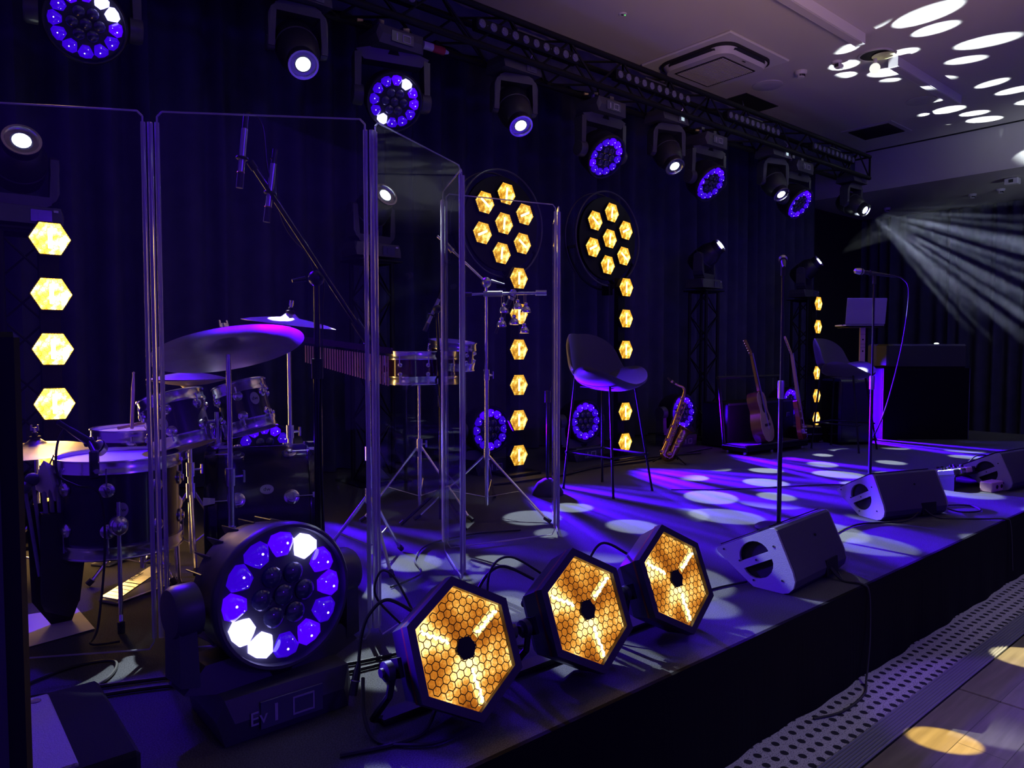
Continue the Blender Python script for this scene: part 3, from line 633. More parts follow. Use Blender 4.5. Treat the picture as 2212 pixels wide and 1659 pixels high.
def spot_lamp(label, pivot, aim, hang, power=0, size=40, group=None, gob=None, col=(0.82, 0.95, 1.0), lensk='beam', base_yaw=0.0, scale=1.0):
    """moving spot lamp: base with a display, angular yoke, tapered barrel head and a bright front lens"""
    pv = V(pivot); t = thing('spot_lamp', label, 'stage light', loc(*pv), group)
    s = 1 if hang else -1; A = V(aim).normalized(); yw = math.atan2(A.y, A.x) + PI / 2
    bz = s * 0.30; B = rotz(base_yaw)
    MB(B).hull([(i * a, j * b, bz + z) for i in (-1, 1) for j in (-1, 1) for a, b, z in ((0.175, 0.11, 0.05), (0.185, 0.12, -0.045), (0.185, 0.09, 0.055), (0.19, 0.11, 0.0))]).build('base', M['casing'], t, ang=0)
    MB(B).box((0.08, -0.120, bz), (0.10, 0.006, 0.065)).build('control_panel', M['displayoff'], t, ang=0)
    MB(B).box((0.085, -0.1245, bz), (0.042, 0.004, 0.036)).build('display', M['display'] if label.startswith('lit') or 'display' in label else M['displayoff'], t, ang=0)
    MB(B).box((0.15, -0.121, bz + 0.03), (0.022, 0.004, 0.012)).build('sticker', M['white'], t, ang=0)
    Y = MB(rotz(yw)); yt = bz - s * 0.07
    for i in (-1, 1):
        Y.hull([(i * a, j * b, z) for j in (-1, 1) for a, b, z in ((0.13, 0.06, yt), (0.165, 0.06, yt - s * 0.03), (0.145, 0.05, -s * 0.03), (0.182, 0.05, -s * 0.03), (0.182, 0.055, yt - s * 0.07))])
    Y.hull([(i * a, j * 0.06, z) for i in (-1, 1) for j in (-1, 1) for a, z in ((0.14, yt), (0.10, yt + s * 0.02), (0.145, yt - s * 0.045), (0.09, yt - s * 0.03))])
    Y.build('yoke', M['casing'], t, ang=0)
    for i in (-1, 1): MB(rotz(yw) @ frame((i * 0.14, 0, 0), (i, 0, 0))).lathe([(0, 0), (0.05, 0), (0.05, 0.035), (0.042, 0.046), (0, 0.046)], 18).build('pivot_cap', M['casing'], t)
    MB().cyl((0, 0, yt), (0, 0, bz), 0.06, n=16).build('swivel', M['blk'], t)
    H = frame((0, 0, 0), A)
    MB(H).lathe([(0, -0.17), (0.095, -0.165), (0.125, -0.12), (0.132, -0.02), (0.128, 0.08), (0.098, 0.15), (0.088, 0.16), (0.088, 0.215), (0.080, 0.215), (0.078, 0.198), (0, 0.198)], 28).build('head_shell', M['plastic'], t)
    MB(H).torus(0.130, 0.006, 28, 6, loc(0, 0, 0.0)).build('shell_band', M['casing'], t)
    MB(H).lathe([(0.088, 0.212), (0.092, 0.216), (0.092, 0.226), (0.080, 0.226), (0.078, 0.212)], 28).build('lens_ring', M['chrome'], t)
    MB(H @ loc(0, 0, 0.200)).lathe([(0.077, 0.0), (0.070, 0.008), (0.045, 0.014), (0, 0.016)], 24).build('glass_lens', M['lensdark'] if lensk != 'beam' else M['lensgrey'], t)
    MB(H @ loc(0, 0, 0.213)).lathe([(0.045, 0.0), (0.037, 0.007), (0, 0.010)], 20).build('lamp_glow', M[lensk], t)
    if hang:
        for i in (-1, 1): MB(B).cyl((i * 0.1, 0, bz + 0.05), (i * 0.1, 0, bz + 0.10), 0.016, n=8).box((i * 0.1, 0, bz + 0.09), (0.05, 0.07, 0.03)).build('truss_clamp', M['steel'], t, ang=0)
        MB(B).tube(bez([(0.06, -0.10, bz + 0.05), (0.075, -0.13, bz + 0.09), (0.06, -0.10, bz + 0.14)], 5), 0.004, 6).build('safety_wire', M['steel'], t)
    if power > 0:
        li = lamp('spot_light', 'SPOT', A * 0.235, A, power * SPOT_W, col, t, spot_size=R(size), spot_blend=0.25, shadow_soft_size=0.012)
        if gob: gobo(li, **gob)
    return t

# hanging spots (bases every 1.9 m) and washes between them
HA = (-0.17, -0.55, -0.70)
G1 = 'spot lamps hanging from the truss'
spot_lamp('hanging spot lamp nearest the camera, its base cut by the top edge', (1.962, TY, 2.885), (-0.13, -0.70, -0.70), True, 1500, 46, G1, dict(scale=6.5, rot=0.4))
spot_lamp('hanging spot lamp directly above the left hexagon ring', (3.741, TY, 2.885), HA, True, 1300, 46, G1, dict(scale=5.4, rot=1.4, offs=(3, 1)))
spot_lamp('hanging spot lamp with lit display, third from the camera', (5.647, TY, 2.885), HA, True, 2000, 46, G1, dict(scale=5.4, rot=2.2, offs=(5, 2)))
spot_lamp('hanging spot lamp with lit display, fourth from the camera', (7.551, TY, 2.885), HA, True, 2000, 46, G1, dict(scale=5.4, rot=0.9, offs=(8, 2)))
spot_lamp('hanging spot lamp at the far end, throwing rays through the smoke', (9.458, TY, 2.885), (-0.06, -0.80, -0.46), True, 11000, 52, G1, dict(scale=6.0, rot=0.2, offs=(1, 7), thr=(0.08, 0.26)), col=(0.58, 0.68, 1.0))
G2 = 'blue wash lamps hanging from the truss'
WA = (-0.05, -0.80, -0.60)
wash_lamp('blue wash lamp at the top left corner with two blinding lenses', (0.80, TY, 2.72), (-0.12, -0.9, -0.55), True, (1, 2), (0, 3, 11), group=G2, power=420, size=95)
wash_lamp('hanging blue wash lamp glowing above the shield corner', (2.64, TY, 2.72), (-0.25, -0.9, -0.5), True, (1, 7), (0, 2, 3), group=G2, power=220)
wash_lamp('hanging blue wash lamp above the second hexagon ring', (4.735, TY, 2.72), WA, True, (), (0, 1, 2, 8), group=G2, power=220)
wash_lamp('hanging blue wash lamp just right of the third spot', (6.28, TY, 2.72), WA, True, (), (0, 1, 9), group=G2, power=220)
wash_lamp('smallest hanging blue wash lamp beside the fourth spot', (8.03, TY, 2.74), WA, True, (), (0, 1, 5), group=G2, power=220)
# washes on the deck along the back
G3 = 'blue wash lamps standing on the deck'
FA = (-0.05, -1, 0.0)
for x, lab in ((1.80, 'blue wash lamp on the deck hidden behind the toms'), (3.665, 'blue wash lamp on the deck behind the bell stand'), (4.77, 'blue wash lamp on the deck under the near bar stool'), (6.219, 'blue wash lamp on the deck behind the saxophone'), (8.38, 'blue wash lamp on the deck behind the guitars')):
    wash_lamp(lab, (x, 4.68, 0.355), FA, False, (), (0, 1, 11, 6), base_z=0.061, group=G3, power=1600 if x < 3 else (5500 if x < 4 else 10500), size=62, beams=(9.0, x * 3.1))
# the big one at the front
fw = wash_lamp('large blue wash lamp glaring at the front of the stage', (0.770, 1.960, 0.335), (0.10, -1.0, 0.06), False, (1, 7, 8), (0, 2, 9, 3, 5), base_dir=0.0, base_z=0.061, group=G3, power=45, size=120, detail=True)

# spots on short totems along the back, aimed up at the hall ceiling
totem0 = None
def totem(x, label):
    global totem0
    T = loc(x * 1.055, 4.88, 0.012) @ rotm(-PI / 2, 'Y')
    if totem0 is None:
        totem0 = truss('truss_totem', label, 1.64, 0.22, T, r=0.018, rb=0.007, pitch=0.23, group='short upright trusses')
        MB().box((-0.006, 0, 0), (0.012, 0.42, 0.42)).build('base_plate', M['blk'], totem0, ang=0); MB().box((1.652, 0, 0), (0.012, 0.30, 0.36)).build('top_plate', M['blk'], totem0, ang=0)
        return totem0
    c = copy_tree(totem0, None, T); c['label'] = label; return c
G4 = 'spot lamps standing on totems'
for i, (x, lab, lab2, aim, pw, go) in enumerate((
        (0.52, 'upright truss behind the left hexagon column', 'spot lamp on a totem at the far left behind the shield', (-0.04, -0.85, 0.32), 700, dict(scale=5, rot=0.3, thr=(0.18, 0.40))),
        (2.60, 'upright truss seen through the shield post', 'spot lamp on a totem half hidden by the shield hinge', (0.05, -0.85, 0.40), 700, dict(scale=5, rot=1.1, thr=(0.18, 0.40))),
        (6.60, 'upright truss behind the saxophone', 'spot lamp on a totem left of the guitars, aimed at the ceiling', (0.17, -0.80, 0.56), 1700, dict(scale=5.8, rot=0.3, offs=(2, 5), thr=(0.18, 0.40))),
        (8.72, 'upright truss behind the right hexagon column', 'spot lamp on a totem beside the tall microphone, aimed at the ceiling', (0.17, -0.80, 0.56), 1700, dict(scale=5.8, rot=1.3, offs=(7, 3), thr=(0.18, 0.40))))):
    totem(x, lab)
    spot_lamp(lab2, (x * 1.055, 4.88, 2.04), aim, False, pw, 44, G4, go)

# ================================================================== hexagon lamps
def hexpoly(r, a0=0.0): return ngon(6, r, a0)
def hex_lamp(parent, H, rad, depth, lens, back=True):
    """small six-sided lamp: dark case, glowing lens (flat sides up and down) and a filament"""
    c = MB(H); c.add([(x, y, -depth) for x, y in hexpoly(rad * 0.9)] + [(x, y, -0.004) for x, y in hexpoly(rad * 1.10)] + [(x, y, 0.004) for x, y in hexpoly(rad * 1.06)],
                     [tuple(range(6))[::-1], tuple(range(12, 18))] + [(l * 6 + i, l * 6 + (i + 1) % 6, l * 6 + 6 + (i + 1) % 6, l * 6 + 6 + i) for l in (0, 1) for i in range(6)])
    k = c.build('hex_case', M['blk'], parent, ang=0)
    return k
def column_set(x, y, label, lens, power, nfil='filsoft'):
    t = thing('light_column', label, 'light column', loc(x, y, 0), 'columns of hexagon lamps')
    MB().box((0, 0.075, 0.83), (0.09, 0.05, 1.66)).build('back_rail', M['blk'], t, ang=0)
    MB().cbox((0, 0.075, 0.012), (0.34, 0.34, 0.024), 0.006).build('base_plate', M['blk'], t, ang=0)
    ca = le = fi = None
    for k in range(6):
        H = frame((0, 0, 0.157 + 0.283 * k), (0, -1, 0))
        if ca is None: ca = hex_lamp(t, Matrix.Identity(4), 0.092, 0.05, None)
        o = ca if k == 0 else link('hex_case', ca.data, t); o.matrix_local = H
        case = o
        if le is None: le = MB().prism(hexpoly(0.0915), 0.004, 0.009).build('amber_lens', lens, case, ang=0)
        o = le if k == 0 else link('amber_lens', le.data, case); o.parent = case
        if fi is None: fi = MB().hull([(-0.010, -0.05, 0.009), (0.010, -0.05, 0.009), (-0.010, 0.05, 0.009), (0.010, 0.05, 0.009), (0, -0.045, 0.013), (0, 0.045, 0.013)]).build('filament', M[nfil], case, ang=0)
        o = fi if k == 0 else link('filament', fi.data, case); o.parent = case
    lamp('column_light', 'AREA', (0, -0.03, 0.86), (0, -1, 0), power, (1.0, 0.55, 0.16), t, shape='RECTANGLE', size=0.16, size_y=1.6)
column_set(0.615, 4.40, 'column of blazing yellow hexagon lamps at the far left', M['ambernear'], 14, 'fil')
column_set(3.790, 4.40, 'column of amber hexagon lamps seen through the shield', M['ambersmall'], 1.6)
column_set(5.080, 4.40, 'column of amber hexagon lamps behind the near stool', M['ambersmall'], 1.6)
column_set(8.640, 4.40, 'distant column of amber hexagon lamps beside the far stool', M['ambersmall'], 1.0)

def hex_ring(x, z, label, dx):
    t = thing('hexagon_ring_light', label, 'stage light', loc(x, 4.53, z), 'round lights with seven hexagons')
    H = frame((0, 0, 0), (0, -1, 0)) @ rotz(R(-6))
    MB(H).lathe([(0, -0.05), (0.36, -0.05), (0.375, -0.03), (0.375, -0.005), (0, -0.005)], 48).build('back_plate', M['blk'], t)
    MB(H).torus(0.425, 0.009, 56, 8).build('rim_tube', M['casing'], t)
    MB(H).torus(0.425, 0.008, 56, 8, loc(0, 0, -0.13)).build('rear_rim_tube', M['casing'], t)
    MB(H).torus(0.455, 0.010, 40, 8, loc(0, 0, -0.07), R(200), R(340)).build('yoke', M['blk'], t)
    for a in (R(200), R(340)): MB(H).cyl((0.36 * math.cos(a), 0.36 * math.sin(a), -0.04), (0.465 * math.cos(a), 0.465 * math.sin(a), -0.07), 0.014, n=8).build('pivot_knob', M['blk'], t)
    MB().cbox((0.02, 0.03, -0.46), (0.05, 0.10, 0.10), 0.006).build('mount_clamp', M['blk'], t, ang=0)
    MB().tube([(dx, 0.03, -z + 1.60), (dx, 0.03, -0.40), (0.02, 0.065, -0.30), (0.0, 0.065, 0.0)], 0.016, 8).build('mount_arm', M['blk'], t)
    ca = le = fi = None
    for k in range(7):
        p = (0, 0) if k == 0 else (0.24 * math.sin(k * PI / 3), 0.24 * math.cos(k * PI / 3))
        L_ = H @ loc(p[0], p[1], 0.012)
        if ca is None: ca = hex_lamp(t, Matrix.Identity(4), 0.092, 0.02, None)
        o = ca if k == 0 else link('hex_case', ca.data, t); o.matrix_local = L_; case = o
        if le is None: le = MB().prism(hexpoly(0.0915), 0.004, 0.009).build('amber_lens', M['ambersmall'], case, ang=0)
        o = le if k == 0 else link('amber_lens', le.data, case); o.parent = case
        if fi is None: fi = MB().hull([(-0.010, -0.05, 0.009), (0.010, -0.05, 0.009), (-0.010, 0.05, 0.009), (0.010, 0.05, 0.009), (0, -0.045, 0.013), (0, 0.045, 0.013)]).build('filament', M['filsoft'], case, ang=0)
        o = fi if k == 0 else link('filament', fi.data, case); o.parent = case
        if k: o.matrix_local = rotz(-k * PI / 3)
hex_ring(3.735, 2.013, 'round light with seven amber hexagons, left one behind the shield', 0.055)
hex_ring(4.985, 2.015, 'round light with seven amber hexagons, right one above the stool', 0.095)

# big hexagon lamps on the stage lip
def honeycomb(Rr, cell, w, z0, z1):
    """wire honeycomb clipped to a hexagon of radius Rr (vertex up)"""
    m = MB(); done = set(); s = cell / math.sqrt(3); ap = Rr * math.cos(PI / 6)
    def inside(x, y): return max(abs(x), abs(0.5 * x + 0.8660254 * y), abs(0.5 * x - 0.8660254 * y)) <= ap + 1e-4
    n = int(Rr / cell) + 3
    for j in range(-n, n + 1):
        for i in range(-n, n + 1):
            cx = cell * (i + 0.5 * (j % 2)); cy = j * s * 1.5
            if math.hypot(cx, cy) < cell * 1.3: continue
            for k in range(6):
                a0 = PI / 6 + k * PI / 3; p = (cx + s * math.cos(a0), cy + s * math.sin(a0)); q = (cx + s * math.cos(a0 + PI / 3), cy + s * math.sin(a0 + PI / 3))
                if not (inside(*p) and inside(*q)): continue
                key = (round((p[0] + q[0]) * 2000), round((p[1] + q[1]) * 2000))
                if key in done: continue
                done.add(key); m.cyl((p[0], p[1], z0), (q[0], q[1], z0), w, n=4)
    return m
grille_mesh = fil_mesh = None
def big_hex(p, label, lit_turn):
    global grille_mesh
    t = thing('hexagon_lamp', label, 'stage light', loc(*p), 'big hexagon lamps on the stage lip')
    tilt = R(22); H = frame((0, 0, 0), (0, -math.cos(tilt), math.sin(tilt)))
    R0 = 0.190; up = PI / 2
    o6 = hexpoly(R0, up); i6 = hexpoly(0.164, up); b6 = hexpoly(0.172, up)
    c = MB(H); c.add([(x, y, -0.135) for x, y in hexpoly(0.150, up)] + [(x, y, -0.10) for x, y in b6] + [(x, y, -0.022) for x, y in hexpoly(0.186, up)] + [(x, y, -0.018) for x, y in hexpoly(0.150, up)],
                     [tuple(range(6))[::-1], tuple(range(18, 24))] + [(l * 6 + i, l * 6 + (i + 1) % 6, l * 6 + 6 + (i + 1) % 6, l * 6 + 6 + i) for l in (0, 1, 2) for i in range(6)])
    c.build('housing', M['plastic'], t, ang=0)
    MB(H).ring(hexpoly(0.189, up), hexpoly(0.180, up), -0.024, -0.016).build('accent_line', M['copper'], t, ang=0)
    fr = MB(H); n = 6
    fr.ring(o6, i6, -0.014, 0.010); fr.build('front_frame', M['plastic'], t, ang=0)
    pane = MB().prism(hexpoly(0.166, up), -0.010, -0.006).build('amber_glass', M['amber'], t, ang=0); pane.matrix_local = H
    if grille_mesh is None: o = honeycomb(0.166, 0.0225, 0.0013, 0.004, 0.006).build('honeycomb_grille', M['blk'], t, ang=0); grille_mesh = o.data
    else: o = link('honeycomb_grille', grille_mesh, t)
    o.matrix_local = H
    MB(H).prism(hexpoly(0.032, 0), 0.0, 0.007).build('centre_cap', M['blk'], t, ang=0)
    for k, a in enumerate((R(150), R(30), R(-83))):
        F = H @ rotz(a + lit_turn)
        MB(F).hull([(0.050, -0.012, -0.006), (0.150, -0.012, -0.006), (0.050, 0.012, -0.006), (0.150, 0.012, -0.006), (0.055, 0, 0.0), (0.145, 0, 0.0)]).build('reflector_trough', emat('trough_glow', (1.0, 0.62, 0.2), 1.6), t, ang=0)
        MB(F).tube([(0.055 + 0.0098 * q, 0.0035 * (-1) ** q * (0.6 if q % 3 else 1.2), 0.0012) for q in range(10)], 0.0042, 6).build('filament', M['fil'], t)
    # bracket: arms from the flat sides down to a foot plate
    for i in (-1, 1):
        MB(H).box((i * 0.176, 0, -0.06), (0.012, 0.05, 0.04)).build('side_boss', M['blk'], t, ang=0)
        MB().tube([H @ V((i * 0.186, 0, -0.06)), H @ V((i * 0.205, -0.06, -0.075)), V((i * 0.205, 0.13, -p[2] + 0.03)), V((i * 0.17, 0.15, -p[2] + 0.012))], 0.010, 8).build('bracket_arm', M['blk'], t)
        MB(frame(H @ V((i * 0.195, 0, -0.06)), (i, 0, 0))).lathe([(0, 0), (0.026, 0), (0.026, 0.018), (0.012, 0.022), (0.012, 0.03), (0, 0.03)], 12).build('lock_knob', M['plastic'], t)
    MB().cbox((0, 0.15, -p[2] + 0.010), (0.36, 0.06, 0.018), 0.004).build('foot_plate', M['blk'], t, ang=0)
    MB(H).box((0.06, 0.02, -0.145), (0.05, 0.05, 0.03)).build('power_inlet', M['plastic'], t, ang=0)
    MB(H).cyl((-0.07, 0.05, -0.135), (-0.075, 0.06, -0.20), 0.012, n=10).cyl((-0.02, 0.05, -0.135), (-0.02, 0.062, -0.20), 0.012, n=10).build('cable_plug', M['rubber'], t)
    MB(H).box((0.0, 0.10, -0.13), (0.10, 0.004, 0.004)).box((0.0, 0.085, -0.133), (0.10, 0.004, 0.004)).box((0.0, 0.07, -0.134), (0.10, 0.004, 0.004)).build('vent_slot', M['hole'], t, ang=0)
    lamp('hex_light', 'AREA', H @ V((0, 0, 0.03)), H.to_3x3() @ V((0, 0, 1)), 0.4, (1.0, 0.5, 0.14), t, shape='DISK', size=0.28)
big_hex((1.133, 1.533, 0.206), 'big amber hexagon lamp nearest the camera on the stage edge', 0.0)
big_hex((1.587, 1.522, 0.206), 'middle big amber hexagon lamp on the stage edge', 0.03)
big_hex((2.043, 1.534, 0.206), 'big amber hexagon lamp beside the floor monitor', -0.03)

# ================================================================== clear drum shield
t = thing('drum_shield', 'folding clear acrylic drum shield of hinged panels', 'drum shield', (0, 0, 0))
SH = [(0.065, 2.88), (0.640, 2.555), (1.225, 2.170), (1.828, 2.480), (2.052, 2.955), (2.690, 2.795), (3.08, 3.255)]
ZT = 1.765
for i in range(len(SH) - 1):
    a = V((*SH[i], 0)); b = V((*SH[i + 1], 0)); L = (b - a).length; T = loc(a.x, a.y, 0) @ rotz(math.atan2(b.y - a.y, b.x - a.x)) @ rotm(PI / 2, 'X')
    g = 0.022; c = 0.016; z0 = 0.012 if i not in (1,) else 0.012
    poly = [(g + c, z0), (L - g - c, z0), (L - g, z0 + c * 1.6), (L - g, ZT - c), (L - g - c, ZT), (g + c, ZT), (g, ZT - c), (g, z0 + c * 1.6)]
    o = MB(T).prism(poly, -0.003, 0.003).build('panel', M['acrylic'], t, ang=0)
    # polished edge strips catch the light
    e = MB(T)
    for k in range(8):
        p = poly[k]; q = poly[(k + 1) % 8]; e.cyl((p[0], p[1], 0), (q[0], q[1], 0), 0.0032, n=6)
    e.build('polished_edge', M['edge'], o)
for i in range(1, len(SH) - 1):
    x, y = SH[i]
    m = MB(loc(x, y, 0))
    pa = V((SH[i - 1][0] - x, SH[i - 1][1] - y, 0)).normalized(); pb = V((SH[i + 1][0] - x, SH[i + 1][1] - y, 0)).normalized()
    for q, r in ((pa * 0.021, 0.0075), (pb * 0.021, 0.0075), (V((0, 0, 0)), 0.0085)):
        MB(loc(x, y, 0)).cyl((q.x, q.y, 0.05), (q.x, q.y, ZT - 0.035), r, n=14).build('hinge_rod', M['edge'], t)

# ================================================================== bar stools
def stool(T, label):
    t = thing('bar_stool', label, 'bar stool', T, 'bar stools on the stage')
    # seat: saddle with raised sides
    def seat_pt(u, v, lo):
        r = abs(u); a = 0.262; x = a * u; dpt = 0.235 * math.sqrt(max(0, 1 - abs(u) ** 2.6)); y = dpt * v - 0.02
        z = 0.765 + 0.105 * abs(u) ** 2.1 - 0.015 * (1 - abs(u)) + 0.018 * v * v
        if lo: z -= 0.042 * (1 - 0.75 * abs(u) ** 4) * (1 - 0.6 * v ** 4)
        return (x, y, z)
    n, k = 24, 14; vs = []; fs = []
    for lo in (0, 1):
        for i in range(n + 1):
            u = math.sin(PI / 2 * (-1 + 2 * i / n))
            for j in range(k + 1): vs.append(seat_pt(u, -1 + 2 * j / k, lo))
    W_ = k + 1; S_ = (n + 1) * W_
    for i in range(n):
        for j in range(k):
            a = i * W_ + j; fs += [(a, a + W_, a + W_ + 1, a + 1), (S_ + a, S_ + a + 1, S_ + a + W_ + 1, S_ + a + W_)]
        a = i * W_; fs += [(a, S_ + a, S_ + a + W_, a + W_), (a + k, a + k + W_, S_ + a + k + W_, S_ + a + k)]
    MB().add(vs, fs).build('seat', M['uphol'], t, ang=60)
    # backrest: wrapped half-dome shell
    vs = []; fs = []; n, k = 26, 10
    for lo in (0, 1):
        for i in range(n + 1):
            u = math.sin(PI / 2 * (-1 + 2 * i / n)); ht = 0.335 * math.sqrt(max(0.0, 1 - abs(u) ** 2.2)); zb = 0.785 + 0.085 * abs(u) ** 1.5
            for j in range(k + 1):
                v = j / k; x = 0.275 * u * (1 - 0.06 * v); y = 0.235 - 0.155 * u * u + 0.075 * v * (1 - 0.5 * u * u)
                off = (0.034 * (1 - abs(u) ** 6) * (1 - (2 * v - 1) ** 4 * 0.7)) if lo else 0
                vs.append((x + off * u * 0.7, y + off, zb + ht * v))
    W_ = k + 1; S_ = (n + 1) * W_
    for i in range(n):
        for j in range(k):
            a = i * W_ + j; fs += [(a, a + W_, a + W_ + 1, a + 1), (S_ + a, S_ + a + 1, S_ + a + W_ + 1, S_ + a + W_)]
        a = i * W_; fs += [(a, S_ + a, S_ + a + W_, a + W_), (a + k, a + k + W_, S_ + a + k + W_, S_ + a + k)]
    MB().add(vs, fs).build('backrest', M['uphol'], t, ang=60)
    ft = [(-0.205, -0.235), (0.215, -0.225), (-0.205, 0.245), (0.20, 0.24)]
    tp = [(-0.13, -0.13), (0.13, -0.13), (-0.14, 0.19), (0.14, 0.19)]
    for (fx, fy), (tx, ty) in zip(ft, tp):
        top = 0.755 if ty < 0 else 0.83
        MB().cyl((fx, fy, 0.008), (tx, ty, top), 0.0085, n=10).build('leg', M['blk'], t)
        MB().cyl((fx, fy, 0), (fx, fy, 0.012), 0.011, n=10).build('foot_cap', M['rubber'], t)
    def at(i, z): f = z / 0.78; return V((ft[i][0] + (tp[i][0] - ft[i][0]) * f, ft[i][1] + (tp[i][1] - ft[i][1]) * f, z))
    for a, b in ((0, 1), (1, 3), (3, 2), (2, 0)):
        p, q = at(a, 0.265), at(b, 0.265); d = (q - p).normalized() * 0.02; MB().cyl(p - d, q + d, 0.0075, n=8).build('footrest_bar', M['blk'], t)
    MB().box((0, 0.0, 0.737), (0.24, 0.03, 0.008)).box((-0.1, 0.02, 0.737), (0.03, 0.30, 0.008)).box((0.1, 0.02, 0.737), (0.03, 0.30, 0.008)).build('seat_bracket', M['blk'], t, ang=0)
    return t
stool(loc(3.862, 3.50, 0.0), 'dark upholstered bar stool nearest the shield')
stool(loc(7.30, 3.41, 0.0), 'dark upholstered bar stool farther away, behind the second microphone stand')

# ================================================================== floor monitors
def monitor(T, label, W=0.53, grp='wedge floor monitors'):
    """wedge loudspeaker; local x along its width, +y towards the players, profile in y-z"""
    t = thing('floor_monitor', label, 'loudspeaker', T, grp)
    prof = [(0.085, 0.0), (0.255, 0.118), (0.262, 0.130), (0.255, 0.140), (0.020, 0.262), (0.0, 0.266), (-0.012, 0.258), (-0.085, 0.100), (-0.096, 0.060), (-0.090, 0.030), (-0.070, 0.008), (-0.045, 0.0)]
    F = Matrix(((0, 0, 1, 0), (1, 0, 0, 0), (0, 1, 0, 0), (0, 0, 0, 1)))
    MB(F).prism(prof, -W / 2 + 0.014, W / 2 - 0.014).build('cabinet', M['grille'], t, ang=25)
    cy, cz = 0.075, 0.118
    def half(up, r=0.070, n=10):
        a0 = R(28); out = []
        for i in range(n + 1):
            a = PI * i / n; out.append((r * math.cos(a), r * math.sin(a) * 0.9 + 0.016))
        if not up: out = [(-x, -y) for x, y in out]
        ca, sa = math.cos(a0), math.sin(a0)
        return [(cy + x * ca + y * sa * 1.0, cz - x * sa + y * ca) for x, y in out]
    for s in (-1, 1):
        # side cheek with two half-round handle openings: outer ring as a filled mesh with holes
        bm = bmesh.new(); x0 = s * (W / 2 - 0.014); x1 = s * W / 2; loops = []
        sc_ = [(cy + (y - cy) * 0.985, cz + (z - cz) * 0.985) for y, z in prof]
        edges = []
        for pl in (sc_, half(True), half(False)):
            vv = [bm.verts.new((x1, y, z)) for y, z in pl]; edges += [bm.edges.new((vv[i], vv[(i + 1) % len(vv)])) for i in range(len(vv))]
        r = bmesh.ops.triangle_fill(bm, use_beauty=True, use_dissolve=False, edges=edges)
        ext = bmesh.ops.extrude_face_region(bm, geom=bm.faces[:])
        bmesh.ops.translate(bm, vec=(x0 - x1 - s * 0.004, 0, 0), verts=[g for g in ext['geom'] if isinstance(g, bmesh.types.BMVert)])
        bmesh.ops.recalc_face_normals(bm, faces=bm.faces)
        me = bpy.data.meshes.new('side_cheek'); bm.to_mesh(me); bm.free(); me.materials.append(M['grey']); ck = link('side_cheek', me, t)
        for up in (True, False):
            MB(F).prism(half(up), s * (W / 2 - 0.0135) - 0.0005, s * (W / 2 - 0.0135) + 0.0005).build('handle_recess', M['hole'], ck, ang=0)
        for py, pz in ((0.225, 0.135), (0.15, 0.10), (0.085, 0.03), (-0.04, 0.055), (0.0, 0.19), (0.075, 0.118)):
            MB(frame((s * (W / 2 + 0.0005), py, pz), (s, 0, 0))).lathe([(0, 0), (0.0045, 0), (0.0045, 0.0012), (0, 0.0012)], 8).build('screw', M['hole'], ck)
    MB().hull([(i * (W / 2 - 0.02), y, z) for i in (-1, 1) for y, z in ((0.25, 0.147), (0.03, 0.262), (0.253, 0.15), (0.032, 0.266))]).build('front_grille', M['blk'], t, ang=0)
    MB(frame((0.03, -0.046, 0.195), (0, -0.9, 0.4))).lathe([(0, 0), (0.006, 0), (0.006, 0.004), (0, 0.004)], 10).build('rear_badge', M['hole'], t)
    MB().hull([(0.04 + a, y, z) for a in (0, 0.12) for y, z in ((-0.090, 0.020), (-0.089, 0.088), (-0.099, 0.020), (-0.094, 0.088))]).build('connector_bay', M['hole'], t, ang=0)
    return t
monitor(loc(3.005, 1.585, 0) @ rotz(R(4)), 'grey wedge floor monitor nearest the hexagon lamps')
monitor(loc(4.635, 1.80, 0) @ rotz(R(-18)), 'grey wedge floor monitor in front of the second microphone stand')
monitor(loc(6.26, 1.66, 0) @ rotz(R(-8)), 'wedge floor monitor cut by the right edge, beside the pedals')

# ================================================================== stands, microphones, cables
AXR = V((0.7634, -0.6459, 0)); AXF = V((0.6459, 0.7634, 0))     # stage directions: across and into the picture
def legs3(t, z0, spread, r, mt, rot=0.0, brace=True):
    for k in range(3):
        a = rot + k * 2 * PI / 3; c, s_ = math.cos(a), math.sin(a)
        lg = MB().cyl((0.012 * c, 0.012 * s_, z0), (spread * c, spread * s_, 0.014), r, n=8).build('leg', mt, t)
        MB().cyl((spread * c * 0.96, spread * s_ * 0.96, 0.028), (spread * c * 1.05, spread * s_ * 1.05, 0.010), 0.013, n=8).build('rubber_foot', M['rubber'], lg)
        if brace: MB().cyl((0.01 * c, 0.01 * s_, z0 * 0.28), (spread * c * 0.56, spread * s_ * 0.56, z0 * 0.45), r * 0.6, n=6).build('brace', mt, t)
def stand(name, label, x, y, h, mt=None, z0=0.34, spread=0.30, rot=0.0, cat='stand', group=None, mid=0.55):
    mt = mt or M['chrome']; t = thing(name, label, cat, loc(x, y, 0), group)
    MB().cyl((0, 0, 0.05), (0, 0, h * mid), 0.0135, n=12).build('lower_tube', mt, t)
    MB().cyl((0, 0, h * mid - 0.03), (0, 0, h), 0.0095, n=12).build('upper_tube', mt, t)
    MB().cyl((0, 0, h * mid - 0.05), (0, 0, h * mid + 0.015), 0.019, n=12).build('collar', mt, t)
    MB().cyl((0.015, 0, h * mid - 0.02), (0.045, 0, h * mid - 0.02), 0.006, n=8).box((0.05, 0, h * mid - 0.02), (0.008, 0.012, 0.045)).build('wing_screw', mt, t)
    MB().cyl((0, 0, z0 - 0.03), (0, 0, z0 + 0.04), 0.021, n=12).build('leg_collar', mt, t)
    legs3(t, z0, spread, 0.008, mt, rot)
    return t
